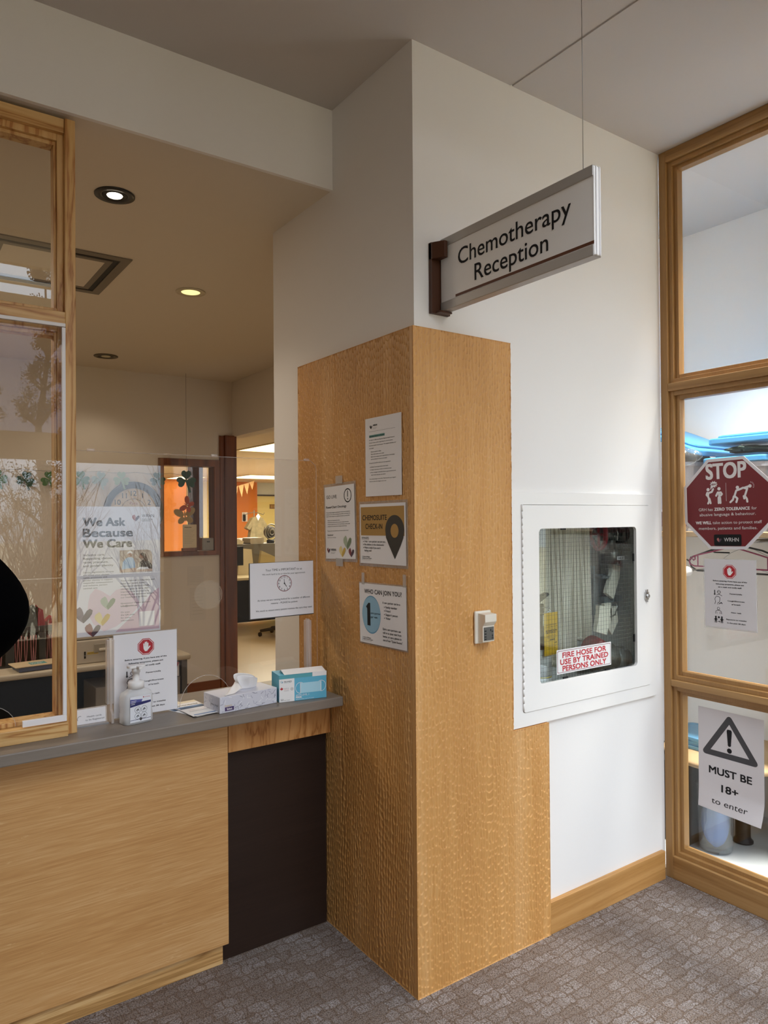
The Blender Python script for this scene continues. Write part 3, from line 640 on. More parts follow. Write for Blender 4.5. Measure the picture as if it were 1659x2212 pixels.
# 4 who can join you
s = Sheet(.282, .212)
s.text('WHO CAN JOIN YOU?', .115, .165, .075, INK, wf=.80, bold=.012)
s.circ(.265, .515, .205, SKYD, 1, ry=.318); s.circ(.265, .513, .207, SKYB, 2, ry=.298)
s.poly([(.15, .385), (.205, .32), (.245, .32), (.245, .70), (.175, .70), (.175, .42)], INK, 3)
s.text('care partner', .255, .50, .036, INK, wf=.215, lay=4); s.text('per visit', .255, .566, .036, INK, wf=.145, lay=4)
for st, x, y, wf_ in (('A care partner can be a:', .515, .305, .37), ('Family member', .58, .375, .24), ('Friend', .58, .435, .10), ('Support person', .58, .495, .25), ('Visitor', .58, .555, .10),
    ('Extra care partners can', .515, .735, .37), ('call in to your visit from', .515, .795, .38), ('home, or use a phone in', .515, .855, .38), ('one of our "Quiet Rooms".', .515, .915, .41)): s.text(st, x, y, .036, INK, wf=wf_, bold=.008)
for y in (.36, .42, .48, .54): s.circ(.555, y, .007, INK, 2, 10)
s.rect(.055, .90, .06, .97, SKYD); s.text('Waterloo Wellington', .075, .918, .017, INK, wf=.175, bold=.02); s.text('Regional Cancer Program', .075, .945, .017, INK, wf=.215, bold=.02); s.text('in partnership with Cancer Care Ontario', .075, .967, .009, INK, wf=.19)
o = s.place('notice', (-.0022, .327, 1.1285), NX, NZ, rot=1.1)
tag(o, 'landscape notice WHO CAN JOIN YOU? with a black 1 on a blue disc', 'notice')
film(o, 'laminate', .290, .222, (-.0022, .331, 1.1235), NX, NZ, 1.1)
label_taped(o, [(-.0022, .312, 1.335), (-.0022, .062, 1.342)], .018, .042, NX, NZ, (-1, 0, 0))

# 5 poster behind the acrylic
s = Sheet(.279, .432, mat('poster_white', '#dddde2', .6))
s.poly([(.14, .74), (.16, .68), (.22, .635), (.29, .655), (.39, .70), (.46, .655), (.55, .64), (.66, .68), (.74, .76), (.73, .80), (.60, .88), (.46, .94), (.32, .97), (.20, .91), (.13, .82)], MAUVE, 1)
s.poly([(.985, .655), (.90, .69), (.73, .82), (.56, .92), (.45, .985), (.985, .985)], MAUVE2, 2)
for st, y, wf_ in (('We Ask', .150, .485), ('Because', .234, .575), ('We Care', .318, .565)): s.text(st, .085, y, .062, mat('title_grey', '#3a3a3c', .6), wf=wf_, bold=.03)
s.heart(.70, .092, .09, SALM, PLUM); s.text('WRHN', .775, .085, .025, GREYI, wf=.15); s.text('Waterloo Regional', .775, .103, .006, INK, wf=.13, bold=.02); s.text('Health Network', .775, .116, .006, INK, wf=.11, bold=.02)
for st, y, wf_ in (('Inclusive care:', .381, .245), ('Respecting chosen', .409, .335), ('name, pronouns,', .437, .285), ('and gender identity', .465, .345)): s.text(st, .085, y, .0165, GREYI, wf=wf_, bold=.008)
for st, y, wf_ in (('During registration, we may', .512, .35), ('ask about your chosen', .533, .295), ('name, pronouns, and', .553, .27), ('gender identity to support', .573, .335), ('respectful communication', .593, .34), ('and inclusive, person-', .613, .28), ('centred care.', .634, .165)): s.text(st, .085, y, .0112, GREYI, wf=wf_, bold=.004)
for st, y, wf_ in (('Your response is voluntary and', .590, .41), ('helps our teams better', .612, .305), ('understand patient needs,', .634, .35), ('identify gaps in care, and', .656, .335), ('improve how services are', .678, .34), ('designed and delivered across', .700, .40), ('our healthcare facilities.', .722, .32),
    ('Questions? Please contact', .768, .36), ('info@wrhn.ca', .790, .195), ('Or scan', .838, .105), ('the QR code', .860, .165), ('for more', .882, .115), ('information.', .904, .16)): s.text(st, .515, y, .0112, GREYI, wf=wf_, bold=.03 if '@' in st else .004, lay=3)
# the printed photograph: two people talking over a table
PH = mat('photo_wall', '#b3a08f', .6)
s.poly([(.505, .345), (.84, .345), (.875, .352), (.895, .37), (.90, .39), (.90, .52), (.505, .52)], PH, 2)
s.poly([(.53, .50), (.54, .44), (.58, .408), (.63, .398), (.67, .41), (.69, .45), (.69, .50)], mat('photo_jumper', '#9fbcd6', .6), 3); s.circ(.625, .382, .030, mat('photo_skin', '#9c6c55', .6), 4, 20); s.poly([(.59, .378), (.60, .358), (.63, .35), (.655, .36), (.66, .378), (.63, .366)], WHITE, 5)
s.poly([(.73, .50), (.75, .44), (.80, .42), (.86, .44), (.90, .47), (.90, .515), (.73, .51)], mat('photo_coat', '#45403b', .6), 3); s.circ(.765, .397, .026, MATS['photo_skin'], 4, 20); s.poly([(.75, .378), (.78, .366), (.82, .38), (.845, .43), (.80, .44), (.785, .40)], mat('photo_hair', '#4a3328', .6), 5)
s.poly([(.505, .52), (.505, .497), (.70, .485), (.90, .50), (.90, .52)], mat('photo_table', '#cdb3a0', .6), 6); s.poly([(.70, .502), (.74, .482), (.84, .484), (.86, .50)], WHITE, 7)
s.heart(.365, .755, .175, GRNL, GRN, 3); s.heart(.085, .835, .21, PLUML, PLUM, 3); s.heart(.30, .875, .18, YELL, YEL, 3); s.heart(.19, .955, .18, BURG, PLUM, 3)
s.rect(.735, .838, .925, .955, WHITE, 4)
o = s.place('poster', (-.907, .6475, 1.187), EX, NZ)
tag(o, 'tall pale poster We Ask Because We Care behind the acrylic screen', 'poster')

# 6 symptoms notice, twice
def symptoms(paper, k=1.):
    s = Sheet(.216*k, .279*k, paper)
    s.octo(.5, .175, .128, RED, 1); s.octo(.5, .175, .116, WHITE, 2); s.octo(.5, .175, .109, RED, 3); s.hand(.5, .175, .17, WHITE, 4)
    for st, y, wf_ in (('Before entering, if you have any of the', .325, .66), ('following symptoms, please put', .370, .545), ('on a mask and notify staff:', .413, .455)): s.text(st, .5, y, .0165, INK, 'c', wf_, bold=.03)
    for st, y, wf_ in (('Fever/chills', .505, .235), ('Cough/Shortness', .608, .325), ('of breath', .656, .17), ('New rash', .775, .19), ('Exposure to measles', .878, .385), ('in the past 28 days', .928, .35)): s.text(st, .615, y, .0175, INK, 'c', wf_, bold=.02)
    # fever
    s.ringc(.285, .482, .035, .007, INK); s.line([(.25, .478), (.32, .478)], .006, INK); s.line([(.235, .53), (.285, .512), (.345, .535)], .008, INK); s.line([(.20, .46), (.20, .51)], .02, GREYI); s.circ(.20, .515, .017, GREYI, 2)
    # cough
    s.line([(.20, .66), (.215, .62), (.20, .59), (.22, .555), (.27, .545), (.305, .565), (.30, .60), (.29, .63), (.26, .64), (.26, .665)], .008, INK); s.line([(.29, .655), (.33, .632), (.345, .65)], .014, INK)
    # rash
    s.ringc(.27, .725, .028, .007, INK); s.line([(.21, .80), (.215, .765), (.25, .75), (.29, .75), (.325, .765), (.33, .80)], .008, INK); s.line([(.24, .80), (.24, .775)], .006, INK); s.line([(.30, .80), (.30, .775)], .006, INK)
    # exposure
    for x in (.215, .335):
        s.circ(x, .848, .017, INK); s.line([(x, .87), (x, .895)], .035, INK); s.line([(x-.032, .885), (x, .87), (x+.032, .885)], .012, INK); s.line([(x-.012, .895), (x-.014, .93)], .014, INK); s.line([(x+.012, .895), (x+.014, .93)], .014, INK)
    s.circ(.275, .852, .02, INK); s.line([(.255, .915), (.295, .915)], .008, INK); s.line([(.285, .905), (.295, .915), (.285, .925)], .008, INK)
    return s
o = symptoms(PAPER).place('notice', (-.791, .6318, .907), EX, NZ, rot=.3)
tag(o, 'white symptoms notice with red stop hand standing behind the sanitizer bottle', 'notice')
film(o, 'laminate', .221, .284, (-.7935, .6318, .9045), EX, NZ, .3)
o = symptoms(PAPERG, 1.018).place('notice', (1.4375, -0.1490, 1.1077), NX, NZ, rot=.4)
tag(o, 'white symptoms notice with red stop hand on the glass below the STOP sign', 'notice')
film(o, 'laminate', .228, .291, (1.4375, -0.1429, 1.1016), NX, NZ, .4)

# 7 waiting time notice
s = Sheet(.272, .208)
s.text('Your TIME is IMPORTANT to us', .525, .155, .042, INK, 'c', .575); s.text('We work hard to be on time for your appointment', .525, .225, .03, INK, 'c', .68)
s.ringc(.53, .395, .115, .009, BURG, 1)
for i in range(12):
    a = math.radians(30*(i+1)-90); s.text(str(i+1), .53+.09*math.cos(a), .395+.09*math.sin(a)*s.w/s.h+.016, .034, INK, 'c', bold=.01)
s.line([(.53, .395), (.525, .315)], .007, INK, 3); s.line([(.53, .395), (.562, .455)], .009, INK, 3); s.circ(.53, .395, .011, INK, 3)
for st, y, wf_ in (('At times we are running behind for a number of different', .695, .83), ('reasons \u2013 PLEASE be patient', .762, .42), ('We work to ensure every patient receives the care they need', .885, .885)): s.text(st, .525, y, .032, INK, 'c', wf_)
o = s.place('notice', (-.2945, .6318, 1.198), EX, NZ, rot=.3)
tag(o, 'landscape notice Your TIME is IMPORTANT to us with a small clock, on the acrylic', 'notice')
film(o, 'laminate', .277, .213, (-.2985, .6318, 1.1945), EX, NZ, .3, mat('laminate_dark', '#6a6660', .3))

# 8 stop sign on the glass
k = .5/math.cos(PI/8)
s = Sheet(.3797, .3797, PAPERG, thick=.002, outline=[(.5+k*math.cos(PI/8+i*PI/4), .5+k*math.sin(PI/8+i*PI/4)) for i in range(8)])
s.octo(.5, .5, .467, DRED, 1)
LT = mat('sign_lettering', '#d8d2d0', .5)
def fig(pts_list, head, t=.022):
    s.circ(head[0], head[1], .0185, LT, 2, 16)
    for p in pts_list: s.line(p, t, LT, 2)
s.text('STOP', .5, .222, .168, LT, 'c', .45, bold=.028)
bz = []
for i in range(20):
    a = 2*PI*i/20; r = .047 if i % 2 == 0 else .032; bz.append((.36+r*math.cos(a), .283+r*.85*math.sin(a)))
s.poly(bz, LT, 2); s.poly([(.325, .30), (.35, .31), (.318, .342)], LT, 2); s.text('#@!&%!', .36, .291, .018, DRED, 'c', .055, lay=3, bold=.02)
fig([[(.297, .375), (.288, .41), (.298, .435)], [(.298, .435), (.302, .465), (.288, .492)], [(.306, .44), (.318, .49)], [(.282, .372), (.272, .395), (.288, .412)], [(.312, .372), (.335, .365), (.352, .335)]], (.292, .338))
fig([[(.42, .375), (.42, .43)], [(.412, .432), (.412, .492)], [(.43, .432), (.433, .492)], [(.405, .375), (.385, .41)], [(.438, .375), (.452, .395), (.438, .41)]], (.42, .335))
s.rect(.4985, .275, .5015, .475, LT, 2)
fig([[(.612, .372), (.592, .425)], [(.60, .43), (.625, .452), (.612, .49)], [(.585, .428), (.575, .462), (.545, .488)], [(.615, .365), (.66, .352), (.69, .34)]], (.628, .333))
fig([[(.735, .35), (.708, .425)], [(.708, .43), (.728, .46), (.732, .49)], [(.695, .43), (.70, .455)], [(.735, .352), (.70, .342), (.752, .328)]], (.765, .325))
for a in range(-80, 50, 22): s.line([(.768+.035*math.cos(math.radians(a)), .322+.035*math.sin(math.radians(a))), (.768+.043*math.cos(math.radians(a)), .322+.043*math.sin(math.radians(a)))], .005, LT, 2)
s.text('GRH has ', .175, .575, .032, LT, wf=.165); s.text('ZERO TOLERANCE', .36, .575, .032, LT, wf=.395, bold=.03); s.text('for', .775, .575, .032, LT, wf=.055)
s.text('abusive language & behaviour.', .5, .632, .032, LT, 'c', .635)
s.text('WE WILL', .135, .722, .032, LT, wf=.185, bold=.03); s.text('take action to protect staff', .335, .722, .032, LT, wf=.545)
s.text('members, patients and families.', .5, .784, .032, LT, 'c', .66)
s.poly([(x, y) for x, y in rrect(.345, .655, .838, .962, .015)], BLACK, 2); s.heart(.405, .90, .055, SALM, PLUM, 3); s.text('WRHN', .46, .915, .042, LT, wf=.165, lay=3)
o = s.place('stop_sign', (1.4375, -0.0589, 1.4340), NX, NZ, rot=1.2)
tag(o, 'dark red octagonal STOP zero tolerance sign on the right-hand glass', 'sign')

# 9 must be 18+
s = Sheet(.280, .4225, PAPERG, base=False)
bend18 = lambda u, v: (.022*max(0, .22-v)**1.5*10*(.25+u)+.0012*math.sin(v*60+u*6)*max(0, .4-v))
s.mb.grid(lambda u, v: (u*s.w, v*s.h, 0), 24, 40, 0)
def tri(r, cy_): return [(.5+r*math.sin(2*PI*i/3), cy_-r*1.0*math.cos(2*PI*i/3)*s.w/s.h*1.0) for i in range(3)]
A, B, C_ = (.49, .07), (.865, .435), (.115, .435)
s.line([A, B], .085, GREYI, 1); s.line([B, C_], .085, GREYI, 1); s.line([C_, A], .085, GREYI, 1)
s.poly([(.45, .185), (.463, .170), (.517, .170), (.53, .185), (.515, .31), (.465, .31)], INK, 2); s.circ(.49, .318, .026, INK, 2); s.circ(.49, .376, .037, INK, 2)
s.text('MUST BE', .495, .640, .070, INK, 'c', .65, bold=.022); s.text('18+', .49, .800, .070, INK, 'c', .25, bold=.022); s.text('to enter', .495, .930, .055, INK, 'c', .56)
o = s.place('notice', (1.4375, -0.1118, 0.3380), NX, NZ, rot=-.2, bend=bend18)
tag(o, 'large white paper MUST BE 18+ to enter with a warning triangle', 'notice')

# 10 handwritten card in a small clear holder
h = thing('card_holder', 'small clear holder with a handwritten white card by the window post', 'holder', (-.862, .625, TOP))
MB().prism([(.628, TOP), (.60, TOP), (.60, TOP+.004), (.622, TOP+.004), (.6235, TOP+.056), (.628, TOP+.056)], 'x', -.921, -.815).build('holder', EDGE, h)
s = Sheet(.095, .048, PAPER); s.ringc(.16, .62, .10, .012, GREYI, 1, a0=150, a1=290); s.text('Health cards', .62, .58, .11, GREYI, 'c', .48); s.text('to be Registered', .64, .80, .11, GREYI, 'c', .62)
s.place('card', (-.915, .6215, TOP+.005), EX, (0, .028, 1), h)

# hanging sign
hs = thing('hanging_sign', 'white projecting sign Chemotherapy Reception on a brown bracket', 'sign', (.125, 0, 2.27))
MB().box(.121, .149, -.638, .0, 2.272, 2.510).box(.1205, .1495, -.6385, -.634, 2.274, 2.508).build('panel', mat('sign_white', '#f1efed', .4), hs, .001)
RL = mat('sign_rail', '#aeaaa6', .4, metal=.3)
MB().box(.1185, .1515, -.6365, 0, 2.483, 2.513).box(.1185, .1515, -.6365, 0, 2.269, 2.299).build('rail', RL, hs, .002)
MB().box(.126, .130, -.642, -.636, 2.272, 2.509).box(.140, .144, -.642, -.636, 2.272, 2.509).build('end_cap', mat('white_cap', '#e6e4e6', .4), hs)
s = Sheet(.636, .184, base=False); s.mats = [INK]
s.text('Chemotherapy', .138, .44, .29, INK, wf=.74, bold=.004); s.text('Reception', .262, .83, .29, INK, wf=.485, bold=.004)
s.rect(.115, .945, 1.0, .992, mat('sign_brown', '#5b2c12', .5))
s.place('lettering', (.1206, -.002, 2.2995), NX, NZ, hs)
br = MB().box(.083, .165, .004, .019, 2.262, 2.500).box(.100, .152, -.022, .004, 2.262, 2.268)
br.prism([(.083, .018), (.083, -.002), (.105, -.040), (.118, -.040), (.118, .018)], 'z', 2.442, 2.498)
br.box(.152, .165, -.03, .018, 2.442, 2.498)
br.build('bracket', BROWNM, hs, .0015)
MB().cyl((.135, -.592, 2.511), (.135, -.592, CZ), .0011, 6).build('cable', METAL, hs)

# plate on the column
wp = thing('wall_plate', 'beige plate with a raised unit and grey insert on the oak column', 'wall plate', (.293, -.01, 1.13))
BEI = mat('beige_plastic', '#ddd5c6', .4)
MB().box(.255, .330, -.010, -.0005, 1.134, 1.247).build('plate', BEI, wp, .004)
MB().prism([(-.0095, 1.139), (-.034, 1.142), (-.034, 1.197), (-.046, 1.212), (-.046, 1.238), (-.0095, 1.240)], 'x', .268, .322).build('housing', BEI, wp, .0015)
MB().box(.272, .318, -.0358, -.0335, 1.147, 1.193).build('insert', mat('dark_grey', '#55534f', .4), wp)
b = MB()
for x, z, a, c_ in ((.303, 1.182, .003, .008), (.311, 1.177, .008, .003), (.311, 1.162, .003, .008), (.311, 1.154, .008, .003)): b.box(x-a/2, x+a/2, -.0364, -.0356, z-c_/2, z+c_/2)
for z in (1.180, 1.170, 1.160, 1.152): b.box(.2745, .2825, -.0364, -.0356, z-.002, z+.002)
b.build('contacts', BLACK, wp)

# ============================================================ things on the worktop
def pos(pts, x, y, a):
    c, s_ = math.cos(a), math.sin(a); return [(x+px*c-py*s_, y+px*s_+py*c, z) for px, py, z in pts]
class XF:
    """places a mesh builder's points with a turn about z"""
    def __init__(s, mb, x, y, z, a):
        c, q = math.cos(a), math.sin(a); mb.v = [(x+p[0]*c-p[1]*q, y+p[0]*q+p[1]*c, z+p[2]) for p in mb.v]; s.mb = mb
def turned(mb, x, y, z, a): XF(mb, x, y, z, a); return mb

# sanitizer
sx, sy_ = -.737, .565
bt = thing('sanitizer_bottle', 'clear pump bottle of hand sanitizer on the grey worktop', 'bottle', (sx, sy_, TOP))
LIQ = mat('frosted_bottle', '#f4f5f6', .2, spec=.5, alpha=.5)
BOT = [(.001, 0), (.0485, 0), (.0515, .004), (.0515, .030), (.049, .045), (.0515, .060), (.0515, .088), (.047, .100), (.034, .108), (.024, .114), (.001, .115)]
turned(MB().lathe((0, 0, 0), BOT, 40, sx=1, sy=.58, sq=4.), sx, sy_, TOP, .18).build('body', LIQ, bt)
turned(MB().lathe((0, 0, 0), [(.001, .113), (.026, .113), (.026, .133), (.021, .137), (.011, .138), (.011, .165), (.0135, .165), (.0135, .182), (.001, .182)], 24), sx, sy_, TOP, .18).build('pump', WHITE, bt)
turned(MB().prism(rrect(-.030, .030, -.015, .012, .010), 'z', .181, .190).box(-.006, .006, -.034, -.008, .179, .188), sx, sy_, TOP, .18).build('pump_head', WHITE, bt, .0015)
s = Sheet(.072, .084, mat('label_white', '#e6e8ee', .4))
NAVY = mat('label_navy', '#2b2f66', .4); VIO = mat('label_violet', '#55589a', .4)
s.poly([(0, .09), (.60, .14), (.50, .30), (0, .38)], VIO); s.poly([(0, .24), (1, .22), (1, .30), (0, .40)], NAVY, 2); s.rect(.62, .04, .66, .09, RED, 2); s.text('microbiology', .68, .085, .035, RED, wf=.28)
for i, y in enumerate((.16, .22, .28)): s.rect(.04, y, .30-.04*i, y+.018, WHITE, 3)
for x, y in ((.36, .53), (.67, .53), (.36, .77), (.67, .77)):
    s.ringc(x, y, .145, .012, GREYI); s.line([(x-.06, y+.03), (x, y-.03), (x+.06, y+.02)], .03, GREYI); s.line([(x-.02, y+.06), (x+.04, y-.05)], .02, GREYI)
s.rect(.0, .895, .42, .912, NAVY); s.rect(.60, .895, 1, .912, NAVY); s.poly([(.42, .90), (.51, .83), (.60, .90), (.51, .97)], GREYI, 2)
ca, sa = math.cos(.18), math.sin(.18)
s.place('label', (sx-.036*ca+.0312*sa, sy_-.036*sa-.0312*ca, TOP+.008), (ca, sa, 0), NZ, bt)

# leaflets
BL = mat('leaflet_blue', '#6f8fb8', .5); LEC = mat('leaflet_cream', '#e8dcc0', .5)
lv = [(-.545, .628, .30, 'pale leaflet fanned out lowest of the pile beside the tissue box'), (-.525, .608, .13, 'blue and white leaflet in the middle of the pile beside the tissue box'), (-.525, .605, .02, 'topmost leaflet with a blue sea strip beside the tissue box'), ]
for i, (x, y, a, lb) in enumerate(lv):
    s = Sheet(.10, .215, WHITE)
    s.rect(0, 0, 1, .12, LEC); s.rect(.03, .34, .97, .50, BL); s.poly([(.03, .42), (.3, .38), (.6, .43), (.97, .39), (.97, .50), (.03, .50)], mat('leaflet_navy', '#36506e', .5), 2)
    s.text('immune', .10, .28, .05, INK, wf=.3, bold=.01); s.text('related', .42, .28, .05, INK, wf=.45, bold=.01)
    s.text('information for patients', .2, .64, .018, RED, wf=.6); s.rect(.1, .90, .9, .95, BL); s.rect(.15, .70, .85, .71, GREYI)
    c_, q_ = math.cos(a+.05), math.sin(a+.05)
    ox, oy = x-.05*c_+.107*q_, y-.05*q_-.107*c_
    o = s.place('leaflet', (ox, oy, TOP+.0012+.0022*i), (c_, q_, 0), (-q_, c_, 0))
    tag(o, lb, 'leaflet', 'leaflets on the worktop')

# tissue box
tb = thing('tissue_box', 'white patterned tissue box with a tissue pulled up', 'tissue box', (-.36, .575, TOP))
TBM = mat('tissue_card', '#d5d5de', .5)
bang = math.atan2(.511-.487, -.246+.476); bl = .231; bd = .118; bh = .056
turned(MB().box(0, bl, 0, bd, 0, bh), -.476, .487, TOP+.0005, bang).build('box', TBM, tb, .0015)
random.seed(5); cb, sb = math.cos(bang), math.sin(bang)
DASH = [mat('dash_a', '#a9a9ba', .5), mat('dash_b', '#f0f0f2', .5), mat('dash_c', '#8e8f9d', .5)]
s = Sheet(bl, bh, base=False); s.mats = [DASH[0]]
for i in range(64):
    x, y, a = random.random(), random.random(), random.random()*PI; l = .028
    if .07 < x < .25 and y > .55: continue
    p = [(min(.99, max(.01, x-l*math.cos(a))), min(.95, max(.05, y-l*4*math.sin(a)))), (min(.99, max(.01, x+l*math.cos(a))), min(.95, max(.05, y+l*4*math.sin(a))))]
    s.line(p, .008, DASH[i % 3], 1, False)
s.text('Designed by', .085, .62, .10, YEL, wf=.12, lay=3); s.rect(.085, .66, .235, .90, mat('label_purple', '#4a3566', .5), 3); s.text('Select', .16, .84, .13, WHITE, 'c', .09, lay=4, bold=.02)
s.place('printed_front', (-.476, .487, TOP+.0008), (cb, sb, 0), NZ, tb)
s = Sheet(bd, bh, base=False); s.mats = [DASH[0]]
for i in range(24):
    x, y, a = random.random(), random.random(), random.random()*PI
    s.line([(min(.98, max(.02, x-.05*math.cos(a))), min(.95, max(.05, y-.1*math.sin(a)))), (min(.98, max(.02, x+.05*math.cos(a))), min(.95, max(.05, y+.1*math.sin(a))))], .014, DASH[i % 3], 1, False)
s.text('Select facial', .45, .60, .12, GREYI, wf=.45)
s.place('printed_side', (-.476-bd*sb, .487+bd*cb, TOP+.0008), (sb, -cb, 0), NZ, tb)
TIS = mat('tissue', '#efedec', .8, spec=.1)
mx_, my_ = -.476+.118*cb-.06*sb, .487+.118*sb+.06*cb
def tissue(u, v):
    # pulled up out of the slot and folded over: a standing, creased panel
    x = -.020+.082*u+.006*math.sin(v*5)*(1-u); top = .050+.012*math.sin(u*PI*.9+.4)-.012*u
    z = bh+.001+v*top; y = .012*math.sin(u*7+.6)*(.35+.65*v)+.010*math.sin(v*3)*(1 if u > .5 else .6)
    return (mx_+x*cb-y*sb, my_+x*sb+y*cb, TOP+z)
def tissue2(u, v):
    # the corner that falls forward along the box top
    w_ = 1-.85*u
    x = -.018-.075*u; y = -.030+(.055*v-.012)*w_-.022*u; z = bh+.002+.030*(1-u)*(1-u)*(.4+.6*v)+.003*math.sin(u*9+v*4)*w_
    return (mx_+x*cb-y*sb, my_+x*sb+y*cb, TOP+z)
m_ = MB().grid(tissue, 18, 12)
m_.grid(lambda u, v: (lambda p, d: (p[0]+d*sb, p[1]-d*cb, p[2]-.004*v))(tissue(u, v), .026*math.sin(PI*min(1, v*.62+.06))), 18, 12)
m_.grid(tissue2, 12, 8)
m_.build('tissue', TIS, tb, solid=.0006)

# mask box
mb_ = thing('mask_box', 'blue and white box of disposable masks at the column end of the worktop', 'box', (-.155, .50, TOP))
ma = math.atan2(.452-.506, -.069+.240); ma = math.atan2(-.030, .172); ml = .184; md_ = .095; mh = .098
x0, y0 = -.241, .503
cm_, sm_ = math.cos(ma), math.sin(ma)
BLU = mat('mask_blue', '#5fb2cf', .45); BLUD = mat('mask_teal', '#57a3ad', .45)
turned(MB().box(0, ml, 0, md_, 0, mh), x0, y0, TOP+.0005, ma).build('box', BLU, mb_, .001)
s = Sheet(ml, mh, base=False); s.mats = [WHITE]
s.rect(0, .14, .315, .995, WHITE); s.rect(0, 0, 1, .14, BLUD)
s.text('PRI\u2022MED', .10, .275, .055, GREYI, wf=.16, bold=.012); s.ringc(.05, .24, .022, .006, BLUD); s.circ(.065, .262, .012, SKYD, 2, 14); s.text('MEDICAL PRODUCTS', .10, .305, .018, BLUD, wf=.14)
half = [(0, 1), (.18, .62), (.42, .74), (.34, .2), (.62, .46), (.7, .25), (1, .3), (.88, 0), (1, -.1), (.5, -.48), (.55, -.64), (.06, -.56), (.06, -1)]
s.poly([(.05+.033*a, .50-.066*c_) for a, c_ in half+[(-a, c_) for a, c_ in half[:0:-1]]], RED, 2)
for j, st in enumerate(('MADE IN', 'FAIT AU', 'CANADA')): s.text(st, .10, .505+.045*j, .022, RED if j == 1 else GREYI, wf=.10)
s.ringc(.265, .53, .03, .005, GREYI); s.circ(.265, .53, .009, GREYI, 2)
s.text('50', .03, .945, .07, GREYI, wf=.055); s.text('MASKS / MASQUES', .10, .945, .024, GREYI, wf=.12)
s.ringc(.44, .525, .105, .008, WHITE, 2, ry=.21); s.ringc(.88, .525, .105, .008, WHITE, 2, ry=.21)
s.rect(.435, .345, .885, .73, mat('mask_pale', '#a9d8e8', .5), 3); s.rect(.435, .345, .447, .73, WHITE, 4); s.rect(.873, .345, .885, .73, WHITE, 4)
for j in range(7): s.rect(.447, .375+.05*j, .873, .381+.05*j, mat('mask_pleat', '#c9e6f0', .5), 4)
s.text('ASTM LEVEL 2', .345, .83, .07, WHITE, wf=.28); s.text('MASK', .345, .905, .07, WHITE, wf=.125, bold=.03); s.text('MASQUE NIVEAU 2 DE ASTM | BLUE', .345, .965, .032, WHITE, wf=.38)
s.place('printed_front', (x0+.0006*sm_, y0-.0006*cm_, TOP+.0005), (cm_, sm_, 0), NZ, mb_)
turned(MB().prism([(.0, mh+.001), (.045, mh+.012), (.060, mh+.003), (.060, mh+.001), (.045, mh+.010)], 'x', .02, ml-.002).box(.128, ml, -.0012, .0, mh-.014, mh+.002), x0, y0, TOP+.0005, ma).build('flap', WHITE, mb_)

# ============================================================ fire hose cabinet in the white wall
fc = thing('fire_hose_cabinet', 'white fire hose cabinet with a wired glass door set in the white wall', 'cabinet', (.89, .02, .80))
o4 = rrect(.447, 1.318, .800, 1.667, .003, 5); i4 = rrect(.502, 1.276, .852, 1.620, .010, 5)
MB().ring(o4, i4, 'y', .0065, .030).build('frame', STEELW, fc, .001)
d4 = rrect(.5036, 1.2744, .8535, 1.6185, .010, 5); g4 = rrect(.591, 1.181, .946, 1.529, .016, 5)
MB().ring(d4, g4, 'y', .0030, .016).build('door', STEELW, fc, .0008)
b = MB()
for i in range(29):
    z = .862+i*.0262; b.cyl((.5032, .0035, z), (.5032, .0035, z+.0245), .0032, 8)
b.build('hinge', STEELW, fc)
MB().box(.585, 1.187, .0165, .0215, .940, 1.535).build('glass', clear('cabinet_glass', '#f2f5f3', .045), fc)
b = MB(); w_ = .0006
for i in range(37): x = .593+i*.0162; b.box(x-w_/2, x+w_/2, .0185, .0192, .946, 1.529)
for i in range(36): z = .952+i*.0163; b.box(.591, 1.181, .0185, .0192, z-w_/2, z+w_/2)
b.build('wire_mesh', mat('wire_dark', '#3c3d3a', .5), fc)
b = MB().box(.515, 1.268, .262, .27, .875, 1.6).box(.505, .515, .03, .27, .865, 1.605).box(1.268, 1.278, .03, .27, .865, 1.605).box(.515, 1.268, .03, .27, .865, .875).box(.515, 1.268, .03, .27, 1.60, 1.605)
b.build('lining', mat('cabinet_inside', '#dfe3e3', .5), fc)
lk = MB().box(1.232, 1.256, -.004, .003, 1.218, 1.250).cyl((1.244, -.004, 1.234), (1.244, -.012, 1.234), .008, 14).box(1.241, 1.247, -.006, .0, 1.208, 1.262)
lk.build('lock', CHROME, fc, .001)
for x, z, a, c_ in ((.74, 1.526, .014, .003), (.745, .949, .014, .003), (1.0, .949, .014, .003), (1.178, 1.40, .004, .016), (1.178, 1.06, .004, .016)): MB().box(x-a, x+a, .014, .018, z-c_, z+c_).build('glass_clip', BLACK, fc)
s = Sheet(.327, .094, mat('sticker_white', '#dcdcdb', .5), thick=.0008)
s.poly(rrect(.012, .988, .05, .95, .03), DRED, 1); s.poly(rrect(.018, .982, .07, .93, .03), MATS['sticker_white'], 2)
for st, y, wf_ in (('FIRE HOSE FOR', .345, .80), ('USE BY TRAINED', .62, .88), ('PERSONS ONLY', .895, .80)): s.text(st, .5, y, .215, RED, 'c', wf_, bold=.03, lay=3)
s.place('warning_sticker', (.696, .0158, .966), EX, NZ, fc)['label'] = 'white sticker with red fire hose lettering'

